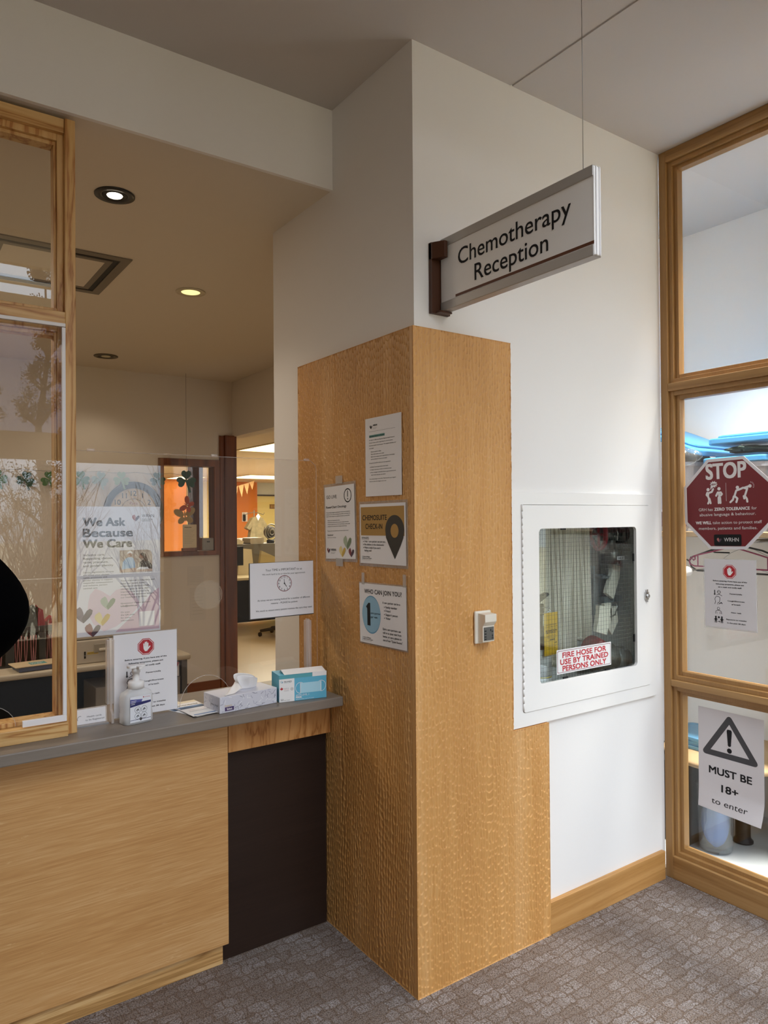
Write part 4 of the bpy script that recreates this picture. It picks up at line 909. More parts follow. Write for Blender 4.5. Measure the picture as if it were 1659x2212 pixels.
fh = thing('fire_hose', 'cream fire hose folded in hanging pleats behind the wired glass', 'hose', (.87, .14, .96))
HOSE = mat('canvas_hose', '#ece7d9', .8, spec=.1, noise=.08, nscale=60)
b = MB(); N_ = 24
for i in range(N_):
    x = .625+i*.0196; ph = .006*math.sin(i*1.7)
    zb = .965+.012*math.sin(i*2.3)-(.01 if i < 6 else 0); zt = 1.585
    if i > 19: zb = 1.055+(i-20)*-.006
    pts = []
    for j in range(9):
        t = j/8; z = zt+(zb-zt)*t; pts.append((x+ph*math.sin(t*3+i)+.004*t*math.sin(i), .200+.012*math.sin(t*2+i*.7), z))
    for s_ in (-.0042, .0042):
        b.add([(p[0]+s_-.0022, p[1]-.03, p[2]) for p in pts]+[(p[0]+s_+.0022, p[1]-.03, p[2]) for p in pts]+[(p[0]+s_+.0022, p[1]+.03, p[2]) for p in pts]+[(p[0]+s_-.0022, p[1]+.03, p[2]) for p in pts],
            [(a*9+j, ((a+1) % 4)*9+j, ((a+1) % 4)*9+j+1, a*9+j+1) for a in range(4) for j in range(8)]+[(0, 9, 18, 27), (8, 35, 26, 17)])
    b.cyl((pts[-1][0], pts[-1][1]-.03, pts[-1][2]), (pts[-1][0], pts[-1][1]+.03, pts[-1][2]), .0085, 10)
b.build('pleats', HOSE, fh)
def strap(pts, w_, t=.006):
    m = MB(); n = len(pts); P = [Vector(p) for p in pts]
    vs = []
    for i, p in enumerate(P):
        d = (P[min(i+1, n-1)]-P[max(i-1, 0)]).normalized(); sd = d.cross(Vector((0, 1, 0))).normalized()
        for a, c_ in ((-1, -1), (1, -1), (1, 1), (-1, 1)): vs.append(p+sd*a*w_/2+Vector((0, 1, 0))*c_*t/2)
    m.add(vs, [(i*4+k, i*4+(k+1) % 4, i*4+4+(k+1) % 4, i*4+4+k) for i in range(n-1) for k in range(4)]+[(0, 1, 2, 3), tuple(range(4*n-4, 4*n))]); return m
strap([(1.215, .14, 1.36), (1.205, .135, 1.32), (1.175, .13, 1.27), (1.15, .125, 1.23)], .055, .02).build('hose_end', HOSE, fh)
strap([(1.13, .12, 1.20), (1.135, .12, 1.12), (1.155, .12, 1.085), (1.175, .12, 1.12), (1.165, .12, 1.18)], .045, .018).build('hose_loop', HOSE, fh)
strap([(1.04, .065, 1.20), (1.03, .065, 1.14), (1.015, .065, 1.09)], .07, .02).build('hose_fold', HOSE, fh)
hv = thing('hose_valve', 'red handwheel valve and grey pipe at the top of the hose cabinet', 'valve', (1.15, .14, 1.38))
GRM = mat('dull_grey_metal', '#70706c', .35, metal=.7)
MB().tube([(1.068, .085+.012*math.sin(0), 1.508)]+[(1.085+.0*i, .0+.13+.055*math.cos(2*PI*i/20), 1.500+.062*math.sin(2*PI*i/20)) for i in range(0)]+[(1.07, .085, 1.508)], .004, 6)
MB().tube([(1.095+.026*math.cos(2*PI*i/24)*.3, .13+.045*math.cos(2*PI*i/24), 1.497+.062*math.sin(2*PI*i/24)) for i in range(24)], .0105, 8, closed=True).cyl((1.095, .13, 1.44), (1.095, .13, 1.555), .006, 8).cyl((1.085, .085, 1.497), (1.105, .175, 1.497), .006, 8).build('handwheel', mat('valve_red', '#8d1420', .4), hv)
MB().cyl((1.10, .14, 1.497), (1.255, .14, 1.497), .028, 18).lathe((1.19, .14, 1.44), [(.02, -.02), (.02, .06)], 16).cyl((1.235, .14, 1.497), (1.268, .14, 1.497), .042, 22).build('pipe', GRM, hv)
MB().tube([(1.17, .10, 1.53), (1.18, .095, 1.50), (1.178, .097, 1.47)], .004, 6).cyl((1.19, .14, 1.455), (1.19, .14, 1.415), .013, 14).build('stem', CHROME, hv)
MB().lathe((1.19, .14, 1.368), [(.001, 0), (.044, 0), (.046, .03), (.046, .062), (.001, .062)], 22).build('coupling', GRM, hv)
s = Sheet(.05, .016, PAPER); s.text('VALVE', .5, .75, .5, INK, 'c', .7, bold=.02); s.place('label', (1.172, .0935, 1.385), EX, NZ, hv)
nb = thing('hose_bracket', 'blue grey bracket with a chain holding the hose nozzle', 'bracket', (1.15, .2, 1.2))
BG = mat('bracket_grey', '#6d7a80', .45, metal=.3)
MB().box(1.085, 1.095, .15, .26, 1.15, 1.36).box(1.095, 1.20, .17, .262, 1.19, 1.32).box(1.12, 1.235, .13, .17, 1.305, 1.315).box(1.13, 1.25, .13, .17, 1.20, 1.225).build('plate', BG, nb)
MB().tube([(1.20, .125, 1.22), (1.19, .11, 1.18), (1.17, .105, 1.15), (1.145, .11, 1.14), (1.12, .12, 1.16)], .003, 6).build('chain', CHROME, nb)
nz_ = thing('hose_nozzle', 'clear grey plastic nozzle lying on the cabinet floor', 'nozzle', (1.2, .13, .876))
MB().cyl((1.17, .14, .945), (1.262, .14, .945), .062, 24, r2=.055).build('nozzle_body', mat('smoky_plastic', '#8b8f8c', .15, alpha=.75), nz_)
MB().cyl((1.09, .14, .962), (1.165, .14, .962), .068, 24, r2=.066).build('nozzle_ring', mat('smoky_dark', '#5c5e5a', .3), nz_)
MB().cyl((1.0, .1, 1.03), (1.045, .1, 1.01), .05, 20).build('red_cap', MATS['valve_red'], nz_)

fe = thing('fire_extinguisher', 'fire extinguisher with a black lever and white label inside the hose cabinet', 'extinguisher', (.70, .11, .876))
MB().lathe((.70, .11, .876), [(.001, 0), (.046, 0), (.048, .006), (.048, .20), (.044, .235), (.028, .26), (.016, .27), (.016, .31), (.001, .31)], 26).build('cylinder', mat('ext_dark', '#2b2a28', .35), fe)
EXL = mat('ext_label', '#d9dbdc', .4); EXY = mat('ext_yellow', '#d3bf3a', .4)
MB().lathe((.70, .11, .876), [(.0484, .075), (.0486, .075), (.0486, .18), (.0484, .18)], 30, caps=False).lathe((.70, .11, .876), [(.0484, .012), (.0486, .012), (.0486, .068), (.0484, .068)], 30, caps=False).build('label', EXL, fe)
for z0, z1 in ((.069, .074), (.004, .011)): MB().lathe((.70, .11, .876), [(.0484, z0), (.0487, z0), (.0487, z1), (.0484, z1)], 30, caps=False).build('band', EXY, fe)
MB().prism([(.655, 1.235), (.715, 1.262), (.748, 1.272), (.752, 1.262), (.72, 1.246), (.66, 1.215)], 'y', .10, .125).box(.685, .715, .095, .128, 1.185, 1.23).build('lever', BLACK, fe, .002)
MB().tube([(.70+.045*math.cos(2*PI*i/18), .09, 1.205+.012*math.sin(2*PI*i/18)) for i in range(18)], .0022, 6, closed=True).build('ring_pin', CHROME, fe)
s = Sheet(.088, .165, mat('tag_yellow', '#e0b528', .5))
s.text('DO NOT REMOVE THIS TAG', .10, .30, .022, INK, wf=.8, bold=.02); s.rect(.05, .33, .95, .338, INK); s.text('RICHARDSON', .10, .45, .05, INK, wf=.82, bold=.02); s.text('FIRE SYSTEMS INC', .14, .49, .03, INK, wf=.72, bold=.02)
for y in (.54, .57, .60, .80, .84): s.rect(.2, y, .85, y+.006, INK)
s.line([(.75, .72), (.92, .72)], .03, INK); s.rect(.4, .63, .8, .65, INK)
s.place('inspection_tag', (.668, .052, 1.035), (1, .12, 0), NZ, fe)['label'] = 'yellow inspection tag'

# ============================================================ office ceiling fixtures
def downlight(x, y, label, lit, trim_m, cone_m, power, color, r=.076, bulb=True):
    t = thing('downlight', label, 'downlight', (x, y, OZ-.004))
    MB().lathe((x, y, OZ-.005), [(r*.62, .004), (r*.66, 0), (r, 0), (r, .0045), (r*.62, .0045)], 36, caps=False).build('trim_ring', trim_m, t)
    MB().lathe((x, y, OZ-.003), [(r*.64, 0), (r*.64, .002), (.001, .0025)], 36).build('reflector', cone_m, t)
    if bulb: MB().lathe((x, y, OZ-.007), [(.001, 0), (r*.36, .001), (r*.40, .005), (.001, .0055)], 28).build('bulb', lit, t)
    l = bpy.data.lights.new('downlight_lamp', 'SPOT'); l.energy = power; l.color = color; l.spot_size = 2.0; l.spot_blend = .6; l.shadow_soft_size = .04
    o = bpy.data.objects.new('downlight_lamp', l); COL.objects.link(o); o.location = (x, y, OZ-.03); o.parent = t; o.location = (0, 0, -.03)
    return t
LIT = mat('lamp_glow', '#fff1d6', .5, emit=7); LITY = mat('lamp_glow_yellow', '#f6ea9c', .5, emit=1.05); OFFB = mat('lamp_off', '#cfc7a8', .4)
downlight(-.67, 1.053, 'black rimmed downlight with a bright white bulb, nearest to the bulkhead', LIT, mat('trim_black', '#1e1b18', .35), mat('trim_black2', '#15130f', .5), 9, WARM)
downlight(.013, 2.07, 'glowing pale yellow round downlight beside the white column', LITY, mat('trim_cream', '#c9bda2', .5), LITY, 30, WARM, r=.081, bulb=False)
downlight(.035, 3.984, 'dim dark round downlight farthest back on the office ceiling', OFFB, mat('trim_dark', '#4d4028', .4), mat('cone_dark', '#352c1a', .4), 6, WARM, r=.09)
dv = thing('air_diffuser', 'square dark grey slot air diffuser in the office ceiling', 'vent', (-.73, 2.07, OZ-.01))
DG = mat('diffuser_grey', '#6f6455', .45); DB = mat('diffuser_slot', '#17130f', .6)
cx_, cy_ = -.735, 2.065
def sq(r): return [(cx_-r, cy_-r), (cx_+r, cy_-r), (cx_+r, cy_+r), (cx_-r, cy_+r)]
MB().ring(sq(.33), sq(.285), 'z', OZ-.006, OZ).ring(sq(.255), sq(.225), 'z', OZ-.007, OZ).build('frame', DG, dv)
MB().ring(sq(.285), sq(.255), 'z', OZ-.0015, OZ-.0005).build('slot', DB, dv)
MB().box(cx_-.225, cx_+.225, cy_-.225, cy_+.225, OZ-.006, OZ-.001).build('centre_plate', CREAM, dv)

# ============================================================ office furniture
dk = thing('office_desk', 'long beige topped office desk behind the screen, shade beneath put in as a black panel', 'desk', (-1, 2.8, 0))
DTOP = mat('desk_beige', '#b7aa93', .45); DGR = mat('desk_grey', '#57514a', .45)
MB().box(-2.6, .164, 2.50, 3.12, .705, .74).build('top', DTOP, dk, .012, 3)
MB().box(.115, .150, 2.53, 3.10, 0, .704).build('end_panel', DGR, dk, .003)
MB().box(-2.6, -2.56, 2.53, 3.10, 0, .704).build('end_panel', DGR, dk, .003)
MB().box(-2.56, .115, 2.86, 2.88, .05, .704).build('underdesk_black', BLACK, dk)  # black sheet standing in for the shade under the desk
pr = thing('label_printer', 'beige office printer with a paper drawer standing on the desk', 'printer', (-.49, 2.8, .741))
PB = mat('printer_beige', '#b3a897', .45)
MB().box(-.535, -.20, 2.56, 2.98, .741, .875).build('paper_drawer', PB, pr, .006)
MB().box(-.525, -.21, 2.575, 2.97, .877, 1.08).build('body', PB, pr, .01)
MB().box(-.40, -.33, 2.552, 2.56, .80, .852).build('handle_recess', mat('recess_grey', '#8c8374', .5), pr, .01)
MB().box(-.372, -.27, 2.535, 2.555, .812, .824).build('drawer_tab', mat('tab_cream', '#cfc5b2', .45), pr, .002)
MB().box(-.4535, -.4445, 2.5565, 2.56, .79, .812).box(-.4535, -.4445, 2.5565, 2.56, .772, .786).build('gauge', BLACK, pr)
s = Sheet(.062, .014, YEL); s.text('MASTER LABEL', .06, .75, .55, INK, wf=.86); s.place('strip_label', (-.437, 2.5585, .793), EX, NZ, pr)['label'] = 'yellow strip label'

# black sorter with red files, papers and folders on the desk
so = thing('desk_sorter', 'black two-tier desk sorter packed with red files behind the left glass', 'file sorter', (-.7, 2.85, .741))
SB = mat('sorter_black', '#141415', .4)
b = MB().box(-1.15, -.545, 2.70, 3.02, .741, .747).box(-1.15, -.545, 3.01, 3.02, .747, .93).box(-1.15, -.545, 2.74, 3.02, .925, .932).box(-1.15, -.545, 2.735, 2.742, .932, .96)
for x in (-1.15, -.985, -.82, -.645, -.551): b.box(x, x+.006, 2.74, 3.01, .747, .925)
b.build('frame', SB, so, .001)
for x0, x1 in ((-.665, -.63), (-.84, -.795)): MB().box(x0, x1, 2.7150, 2.7195, .747, .925).build('front_plate', SB, so)
REDF = mat('file_red', '#8e2230', .55); REDE = mat('file_edge', '#c77f7f', .5)
random.seed(3)
k = 0
for x in (-.93, -.91, -.895, -.875, -.86, -.78, -.765, -.735, -.70, -.690, -.625, -.605, -.59, -.575):
    q = .004*math.sin(x*90); zt = .912-.01*random.random()
    b = MB()
    for sgn in (-1, 1):
        P = [(x+q+sgn*(.002+.0055*math.sin(PI*(j/8)*.5)), z) for j, z in ((j, .752+(zt-.752)*j/8) for j in range(9))]
        b.prism(P+[(a+.0012, z) for a, z in P[::-1]], 'y', 2.722, 3.0)
    o = b.build('file_folder', REDF, None, org=(x, 2.86, .752)); k += 1
    b2 = MB().tube([(x+q+sgn*(.002+.0055*math.sin(PI*(j/8)*.5)), 2.7215, .752+(zt-.752)*j/8) for sgn in (-1,) for j in range(8, -1, -1)]+[(x+q+(.002+.0055*math.sin(PI*(j/8)*.5)), 2.7215, .752+(zt-.752)*j/8) for j in range(9)], .0014, 5)
    b2.build('folder_edge', REDE, o)
    tag(o, 'upright red file folder with a pale open edge in the black sorter', 'file folder', 'red file folders in the sorter')
o = MB().prism([(-.80, .934), (-.66, .934), (-.655, 1.06), (-.68, 1.075), (-.72, 1.05), (-.76, 1.065), (-.79, 1.05)], 'y', 2.80, 2.86).build('paper_bundle', mat('bundle_grey', '#4d5450', .7, noise=.5, nscale=120), org=(-.72, 2.83, .934))
tag(o, 'bundle of dark grey edged papers standing on top of the black sorter', 'papers')
o = MB().prism([(-.655, .934), (-.615, .934), (-.63, 1.045), (-.655, 1.06), (-.665, 1.075), (-.672, 1.055)], 'y', 2.80, 2.83).build('red_folder', REDF, org=(-.64, 2.81, .934))
tag(o, 'red folder upright beside the paper bundle on top of the sorter', 'folder')
o = MB().prism([(-.95, .934), (-.80, .934), (-.81, .975), (-.86, .985), (-.93, .97)], 'y', 2.76, 2.95).build('red_folder', REDF, org=(-.87, 2.85, .934))
tag(o, 'low heap of red folders on top of the sorter beside the person', 'folders')
o = MB().prism([(-.61, .934), (-.55, .934), (-.548, .985), (-.57, .995), (-.60, .965)], 'y', 2.78, 2.95).build('red_folder', REDF, org=(-.56, 2.85, .934))
tag(o, 'small red folders at the window post end of the sorter', 'folders')
o = turned(MB().box(0, .245, 0, .15, 0, .026), -.80, 2.462+.055, .7415, .10).build('ring_binder', mat('binder_blue', '#59647e', .5), None, .004, org=(-.65, 2.6, .741))
tag(o, 'slate blue binder lying on the desk under a manila folder', 'binder')
mf = thing('manila_folder', 'beige manila folder with a teal sticker lying on the blue binder', 'folder', (-.65, 2.6, .77))
turned(MB().box(-.02, .255, -.008, .15, 0, .005), -.80, 2.512, .7685, .10).build('folder', mat('manila', '#c3ae8c', .6), mf, .001)
s = Sheet(.085, .07, TEAL); s.text('PATIENT', .1, .45, .25, WHITE, wf=.8); s.text('FILES', .1, .85, .25, WHITE, wf=.6)
s.place('sticker', (-.735, 2.545, .774), (math.cos(.1), math.sin(.1), 0), (-math.sin(.1), math.cos(.1), 0), mf)
pc = thing('computer_tower', 'grey computer tower standing on the floor under the desk', 'computer', (-.33, 2.7, 0))
MB().box(-.395, -.20, 2.54, 2.84, .0, .598).build('case', mat('tower_grey', '#8b857c', .45), pc, .006)
MB().box(-.335, -.265, 2.535, 2.541, .46, .565).build('front_slot', BLACK, pc, .012)
bn = thing('waste_bin', 'tall grey bin under the right end of the desk', 'bin', (.06, 2.6, 0))
MB().prism(rrect(-.02, .11, 2.53, 2.72, .02), 'z', 0, .60).build('body', mat('bin_grey', '#8f8981', .45), bn)
o = MB().prism([(.005, .602), (.105, .602), (.105, .69), (.005, .69)], 'y', 2.55, 2.65).build('carton', WHITE, org=(.05, 2.6, .602))
MB().prism([(.02, .688), (.1045, .688), (.078, .625)], 'y', 2.5485, 2.55).build('red_mark', RED, o)
tag(o, 'small white carton with a red triangle on top of the grey bin', 'carton')

# office chairs and the seated person
def chair(name, x, y, rz, label, back_m, zback):
    t = thing(name, label, 'chair', (x, y, 0))
    V = lambda mbx: turned(mbx, x, y, 0, rz)
    V(MB().prism(rrect(-.24, .24, -.22, .24, .08), 'z', .42, .49)).build('seat', BLACK, t, .02)
    V(MB().grid(lambda u, v: ((u-.5)*.44*math.sin(PI*(.32+.36*(1-abs(2*v-1)))), -.235-.05*math.sin(PI*v)-.03*(2*u-1)**2*-1, .56+v*(zback-.56)-.05*(2*u-1)**2*v), 14, 12)).build('backrest', back_m, t, solid=.006)
    V(MB().tube([(0, -.02, .41), (0, -.22, .44), (0, -.305, .58), (0, -.29, .80)], .02, 8)).build('back_post', BLACK, t)
    V(MB().cyl((0, 0, .12), (0, 0, .42), .028, 14)).build('column', GRM, t)
    for i in range(5):
        a = 2*PI*i/5; e = V(MB().tube([(0, 0, .11), (.28*math.cos(a), .28*math.sin(a), .075)], [.03, .018], 8)).build('leg', BLACK, t)
        V(MB().cyl((.28*math.cos(a)-.012, .28*math.sin(a), .03), (.28*math.cos(a)+.012, .28*math.sin(a), .03), .029, 14)).build('caster', BLACK, e)
    return t
def person():
    """stands at the counter to the left of the picture: only a black sleeve and shoulder show"""
    O = Vector((-1.40, .12, 0))
    V = [(-1.42, .06, .90), (-1.42, .06, 1.06), (-1.41, .07, 1.22), (-1.40, .08, 1.38), (-1.40, .09, 1.49), (-1.40, .11, 1.56),
         (-1.275, .10, 1.440), (-1.200, .11, 1.352), (-1.285, .26, 1.21), (-1.345, .33, 1.17),
         (-1.545, .10, 1.40), (-1.61, .14, 1.19), (-1.52, .28, 1.02), (-1.47, .33, .985),
         (-1.34, .05, .84), (-1.335, .08, .47), (-1.33, .04, .09), (-1.50, .05, .84), (-1.505, .08, .47), (-1.51, .04, .09), (-1.33, .16, .045), (-1.51, .16, .045)]
    Rr = [.155, .145, .155, .14, .08, .055, .110, .118, .062, .042, .085, .072, .05, .040, .10, .068, .055, .10, .068, .055, .042, .042]
    E_ = [(0, 1), (1, 2), (2, 3), (3, 4), (4, 5), (3, 6), (6, 7), (7, 8), (8, 9), (3, 10), (10, 11), (11, 12), (12, 13), (0, 14), (14, 15), (15, 16), (0, 17), (17, 18), (18, 19), (16, 20), (19, 21)]
    def skin(name, V, E_, Rr, m, parent=None, lv=3):
        me = bpy.data.meshes.new(name); me.from_pydata([Vector(v)-O for v in V], E_, [])
        o = bpy.data.objects.new(name, me); COL.objects.link(o); me.materials.append(m)
        md = o.modifiers.new('skin', 'SKIN'); md.use_smooth_shade = True
        for i, r in enumerate(Rr): me.skin_vertices[0].data[i].radius = (r, r)
        me.skin_vertices[0].data[0].use_root = True
        o.modifiers.new('sub', 'SUBSURF').levels = lv; o.modifiers['sub'].render_levels = lv
        if parent is not None: o.parent = parent
        else: o.location = O
        o['_o'] = tuple(O)
        return o
    CL = mat('black_fleece', '#040405', .95, spec=.02); SK = mat('skin', '#b98a70', .5)
    p = skin('person', V, E_, Rr, CL)
    tag(p, 'person in black clothing at the counter, only shoulder and sleeve in the picture', 'person')
    X, Y, Z = -1.40, .13, 1.66
    h = MB().ball((X, Y, Z), (.074, .094, .112), 16).cyl((-1.40, .095, 1.50), (X, Y-.01, Z-.05), .052, 16)
    h.ball((X, Y+.098, Z-.012), (.013, .02, .022), 8).ball((X+.073, Y, Z-.008), (.01, .02, .032), 8).ball((X-.073, Y, Z-.008), (.01, .02, .032), 8)
    h.ball((X, Y+.083, Z-.06), (.026, .012, .008), 8).ball((X-.028, Y+.083, Z+.012), (.014, .01, .008), 8).ball((X+.028, Y+.083, Z+.012), (.014, .01, .008), 8).ball((X, Y+.06, Z-.085), (.035, .03, .026), 8)
    h.build('head', SK, p)
    MB().ball((X, Y-.022, Z+.026), (.083, .094, .106), 16).build('hair', mat('hair_dark', '#1a1412', .6), p)
    for bx, by, bz, sg in ((-1.352, .335, 1.165, 1), (-1.465, .335, .982, -1)):
        vs = [(bx, by, bz), (bx, by+.045, bz-.004), (bx, by+.085, bz-.008)]; es = [(0, 1), (1, 2)]; rs = [.027, .030, .029]
        for i in range(4):
            fx = bx+sg*(.026-.0175*i); l = (.058, .07, .073, .062)[i]; n = len(vs)
            vs += [(fx, by+.105, bz-.008), (fx, by+.105+l*.5, bz-.018), (fx, by+.105+l*.85, bz-.040)]; es += [(2, n), (n, n+1), (n+1, n+2)]; rs += [.0095, .0085, .0075]
        n = len(vs); vs += [(bx-sg*.038, by+.06, bz-.008), (bx-sg*.048, by+.095, bz-.022)]; es += [(1, n), (n, n+1)]; rs += [.011, .009]
        skin('hand', vs, es, rs, SK, p)
    return p
person()

# wall clock and shamrock garland on the office rear wall
wc = thing('wall_clock', 'round dark rimmed wall clock on the office rear wall above the poster', 'clock', (.383, OY-.02, 1.651))
b = MB().lathe((0, 0, 0), [(.196, .0), (.252, 0), (.254, .02), (.238, .03), (.205, .022), (.196, .01), (.196, 0)], 48, caps=False)
b.v = [(.383+x, OY-.001-z, 1.651+y) for x, y, z in b.v]; b.build('rim', mat('clock_rim', '#2a2626', .35), wc)
s = Sheet(.4, .4, base=False); s.mats = [mat('clock_face', '#cdbb9c', .5)]
s.circ(.5, .5, .5, s.mats[0], 0, 48)
for i in range(12):
    a = math.radians(30*(i+1)-90); s.text(str(i+1), .5+.385*math.cos(a), .5+.385*math.sin(a)+.055, .11, INK, 'c', bold=.01)
for i in range(60):
    a = 2*PI*i/60; s.circ(.5+.265*math.cos(a), .5+.265*math.sin(a), .0075 if i % 5 else .011, INK, 1, 8)
s.line([(.5, .5), (.62, .64)], .018, INK, 2); s.line([(.5, .5), (.36, .66)], .012, INK, 3)
s.text('Paris', .5, .36, .06, SALM, 'c', .16)
s.place('face', (.183, OY-.008, 1.451), EX, NZ, wc)
sg = thing('shamrock_garland', 'string of green paper shamrocks across the office rear wall', 'garland', (0, OY-.03, 1.97))
SH1 = mat('shamrock_dark', '#1f4a38', .7); SH2 = mat('shamrock_green', '#3c6b2c', .7); SH3 = mat('shamrock_pale', '#8fae92', .7); SH4 = mat('shamrock_blue', '#8fa9a8', .7)
MB().tube([(-1.4+.1*i, OY-.03, 1.985-.012*math.sin(PI*((i % 3)/3))) for i in range(24)], .0015, 5).build('string', mat('string_dark', '#5b5347', .7), sg)
def shamrock(x, z, r, m, parent, y=OY-.033, rot=0., nm='shamrock'):
    b = MB()
    for k, a in enumerate((90, 210-12, 330+12)):
        a = math.radians(a)+rot; c_, q_ = math.cos(a), math.sin(a)
        P = [(0, 0), (.22, .20), (.45, .48), (.75, .60), (1.02, .50), (1.12, .25), (.96, 0)]; P = P+[(u, -v) for u, v in P[-2:0:-1]]
        b.prism([(x+r*.9*(u*c_-v*q_), z+r*.9*(u*q_+v*c_)) for u, v in P], 'y', y-.001*k, y+.0008-.001*k)
    b.prism([(x-.008*r/.06, z), (x+.008*r/.06, z), (x+.03*r/.06, z-r*1.25), (x+.016*r/.06, z-r*1.28)], 'y', y-.0035, y-.0025)
    return b.build(nm, m, parent)
for x, z, m_, ro in ((-.66, 1.905, SH2, .2), (-.466, 1.90, SH1, -.2), (-.29, 1.905, SH2, .1), (-.05, 1.915, SH2, .1), (.10, 1.915, SH4, -.2), (.275, 1.92, SH3, 0), (.585, 1.925, SH1, .1), (-.86, 1.90, SH1, 0)):
    shamrock(x, z, .066, m_, sg, rot=ro)
# mobile of paper cut-outs hanging in the office window
mo = thing('paper_mobile', 'hanging paper mobile with a shamrock and butterflies in front of the office window', 'mobile', (.79, 4.3, 1.4))
MB().tube([(.79, 4.3, OZ), (.79, 4.3, 1.62)], .0012, 5).build('string', MATS['string_dark'], mo)
shamrock(.79, 1.92, .085, SH1, mo, 4.302)
def butterfly(x, z, r, m, rot):
    c_, q_ = math.cos(rot), math.sin(rot); b = MB()
    for k, (ex, ez, ra, rb, tl) in enumerate(((.52, .32, .50, .30, .6), (-.52, .32, .50, .30, -.6), (.36, -.34, .36, .26, -.7), (-.36, -.34, .36, .26, .7), (0, 0, .07, .48, 0))):
        P = []
        for i in range(20):
            u, v = ra*math.cos(2*PI*i/20), rb*math.sin(2*PI*i/20); P.append((ex+u*math.cos(tl)-v*math.sin(tl), ez+u*math.sin(tl)+v*math.cos(tl)))
        b.prism([(x+r*(u*c_-v*q_), z+r*(u*q_+v*c_)) for u, v in P], 'y', 4.297-.0004*k, 4.2985-.0004*k)
    return b.build('butterfly', m, mo)
butterfly(.798, 1.70, .075, mat('butterfly_red', '#b04a2c', .7), 1.1); butterfly(.775, 1.605, .10, mat('butterfly_tan', '#a98f5f', .7), .1)
nh = thing('notice_stand', 'cream printed notice standing on the office window sill', 'notice', (.88, OY, 1.29))
s = Sheet(.13, .21, mat('cream_paper', '#d9c7a2', .6)); s.text('Welcome', .12, .14, .05, INK, wf=.5, bold=.02)
for i in range(9): s.rect(.12, .24+i*.07, .85-.1*(i % 3), .245+i*.07, GREYI)
s.place('sheet', (.815, OY-.004, 1.32), EX, NZ, nh); MB().box(.815, .945, OY-.019, OY+.03, 1.292, 1.318).build('foot', CHERRY, nh)
o = MB().box(1.005, 1.108, OY-.005, OY+.03, 1.292, 1.405).build('card_reader', mat('reader_grey', '#8f8a80', .4), None, .006, org=(1.05, OY, 1.292))
s = Sheet(.03, .012, GREYI); s.place('display', (1.04, OY-.0065, 1.365), EX, NZ, o)
tag(o, 'grey square box at the lower right corner of the office window', 'reader')
# two faint sheets on the wall below the office window
for x, z, h_, lb in ((.86, .98, .17, 'upper pale sheet on the wall under the office window'), (.88, .66, .30, 'lower pale sheet on the wall under the office window')):
    s = Sheet(.15, h_, mat('faded_paper', '#cfc6b8', .6))
    for i in range(7): s.rect(.15, .2+i*.1, .8, .206+i*.1, mat('faded_ink', '#a89e90', .6))
    tag(s.place('notice', (x, OY-.002, z), EX, NZ), lb, 'notice')

# ============================================================ treatment room seen through the opening
TROF = mat('troffer_glow', '#ffe9b4', .5, emit=3.2); TRF = mat('troffer_frame', '#d8cdb5', .5)
def troffer(x0, x1, y0, y1, label):
    t = thing('ceiling_light', label, 'ceiling light', ((x0+x1)/2, (y0+y1)/2, 2.495))
    MB().ring([(x0, y0), (x1, y0), (x1, y1), (x0, y1)], [(x0+.03, y0+.03), (x1-.03, y0+.03), (x1-.03, y1-.03), (x0+.03, y1-.03)], 'z', 2.488, 2.5).build('frame', TRF, t)
    MB().box(x0+.03, x1-.03, y0+.03, y1-.03, 2.492, 2.498).build('diffuser', TROF, t)
troffer(2.49, 3.70, 6.0, 7.15, 'bright square ceiling light nearest beyond the doorway')
troffer(4.9, 6.1, 11.95, 13.2, 'second bright ceiling light farther beyond the doorway, above the bunting')
troffer(3.82, 4.45, 13.1, 14.1, 'ceiling light strip seen through the office window')
area('treatment_room_light', (5.0, 9.5, 2.45), (0, 0, 0), 3.0, 4.0, 420, (1, .90, .68))
area('treatment_room_light', (2.0, 5.6, 2.45), (0, 0, 0), 1.0, 1.0, 16, (1, .84, .58))
bu = thing('bunting', 'string of beige paper pennants below the treatment room ceiling', 'bunting', (4.8, 12, 2.2))
PEN = mat('pennant', '#b0895a', .8)
MB().tube([(4.45, 12, 2.20), (4.62, 12, 2.245), (5.03, 12, 2.37)], .006, 5).build('string', PEN, bu)
for x, z, dz in ((4.60, 2.235, .27), (4.73, 2.275, .24), (4.85, 2.31, .22), (4.965, 2.35, .16)):
    MB().prism([(x-.06, z-.01), (x+.06, z+.028), (x+.012, z-dz)], 'y', 11.99, 11.995).build('pennant', PEN, bu)
ph = thing('wall_phone', 'dark wall telephone on a white plate on the orange wall', 'telephone', (6.05, 14.79, 1.53))
MB().box(5.99, 6.13, 14.77, 14.799, 1.52, 1.75).build('plate', WHITE, ph); MB().box(6.0, 6.07, 14.72, 14.77, 1.53, 1.70).build('handset', BLACK, ph, .02)
pq = thing('wall_plaque', 'small brown plaque on the yellow wall', 'plaque', (6.94, 14.98, 1.86))
MB().box(6.85, 7.0, 14.97, 14.999, 1.845, 1.955).build('board', mat('plaque_brown', '#8a6a42', .5), pq); MB().box(6.875, 6.915, 14.965, 14.97, 1.87, 1.93).box(6.935, 6.975, 14.965, 14.97, 1.87, 1.93).build('picture', mat('plaque_tan', '#b79a63', .5), pq)
gs = thing('garment_stand', 'pole stand on wheels with coat hooks in the treatment room', 'stand', (5.53, 13.1, 0))
MB().cyl((5.53, 13.1, .05), (5.53, 13.1, 1.78), .014, 8).tube([(5.28, 13.1, 1.72), (5.30, 13.1, 1.68), (5.53, 13.1, 1.74), (5.76, 13.1, 1.68), (5.78, 13.1, 1.72)], .008, 6).build('pole', GRM, gs)
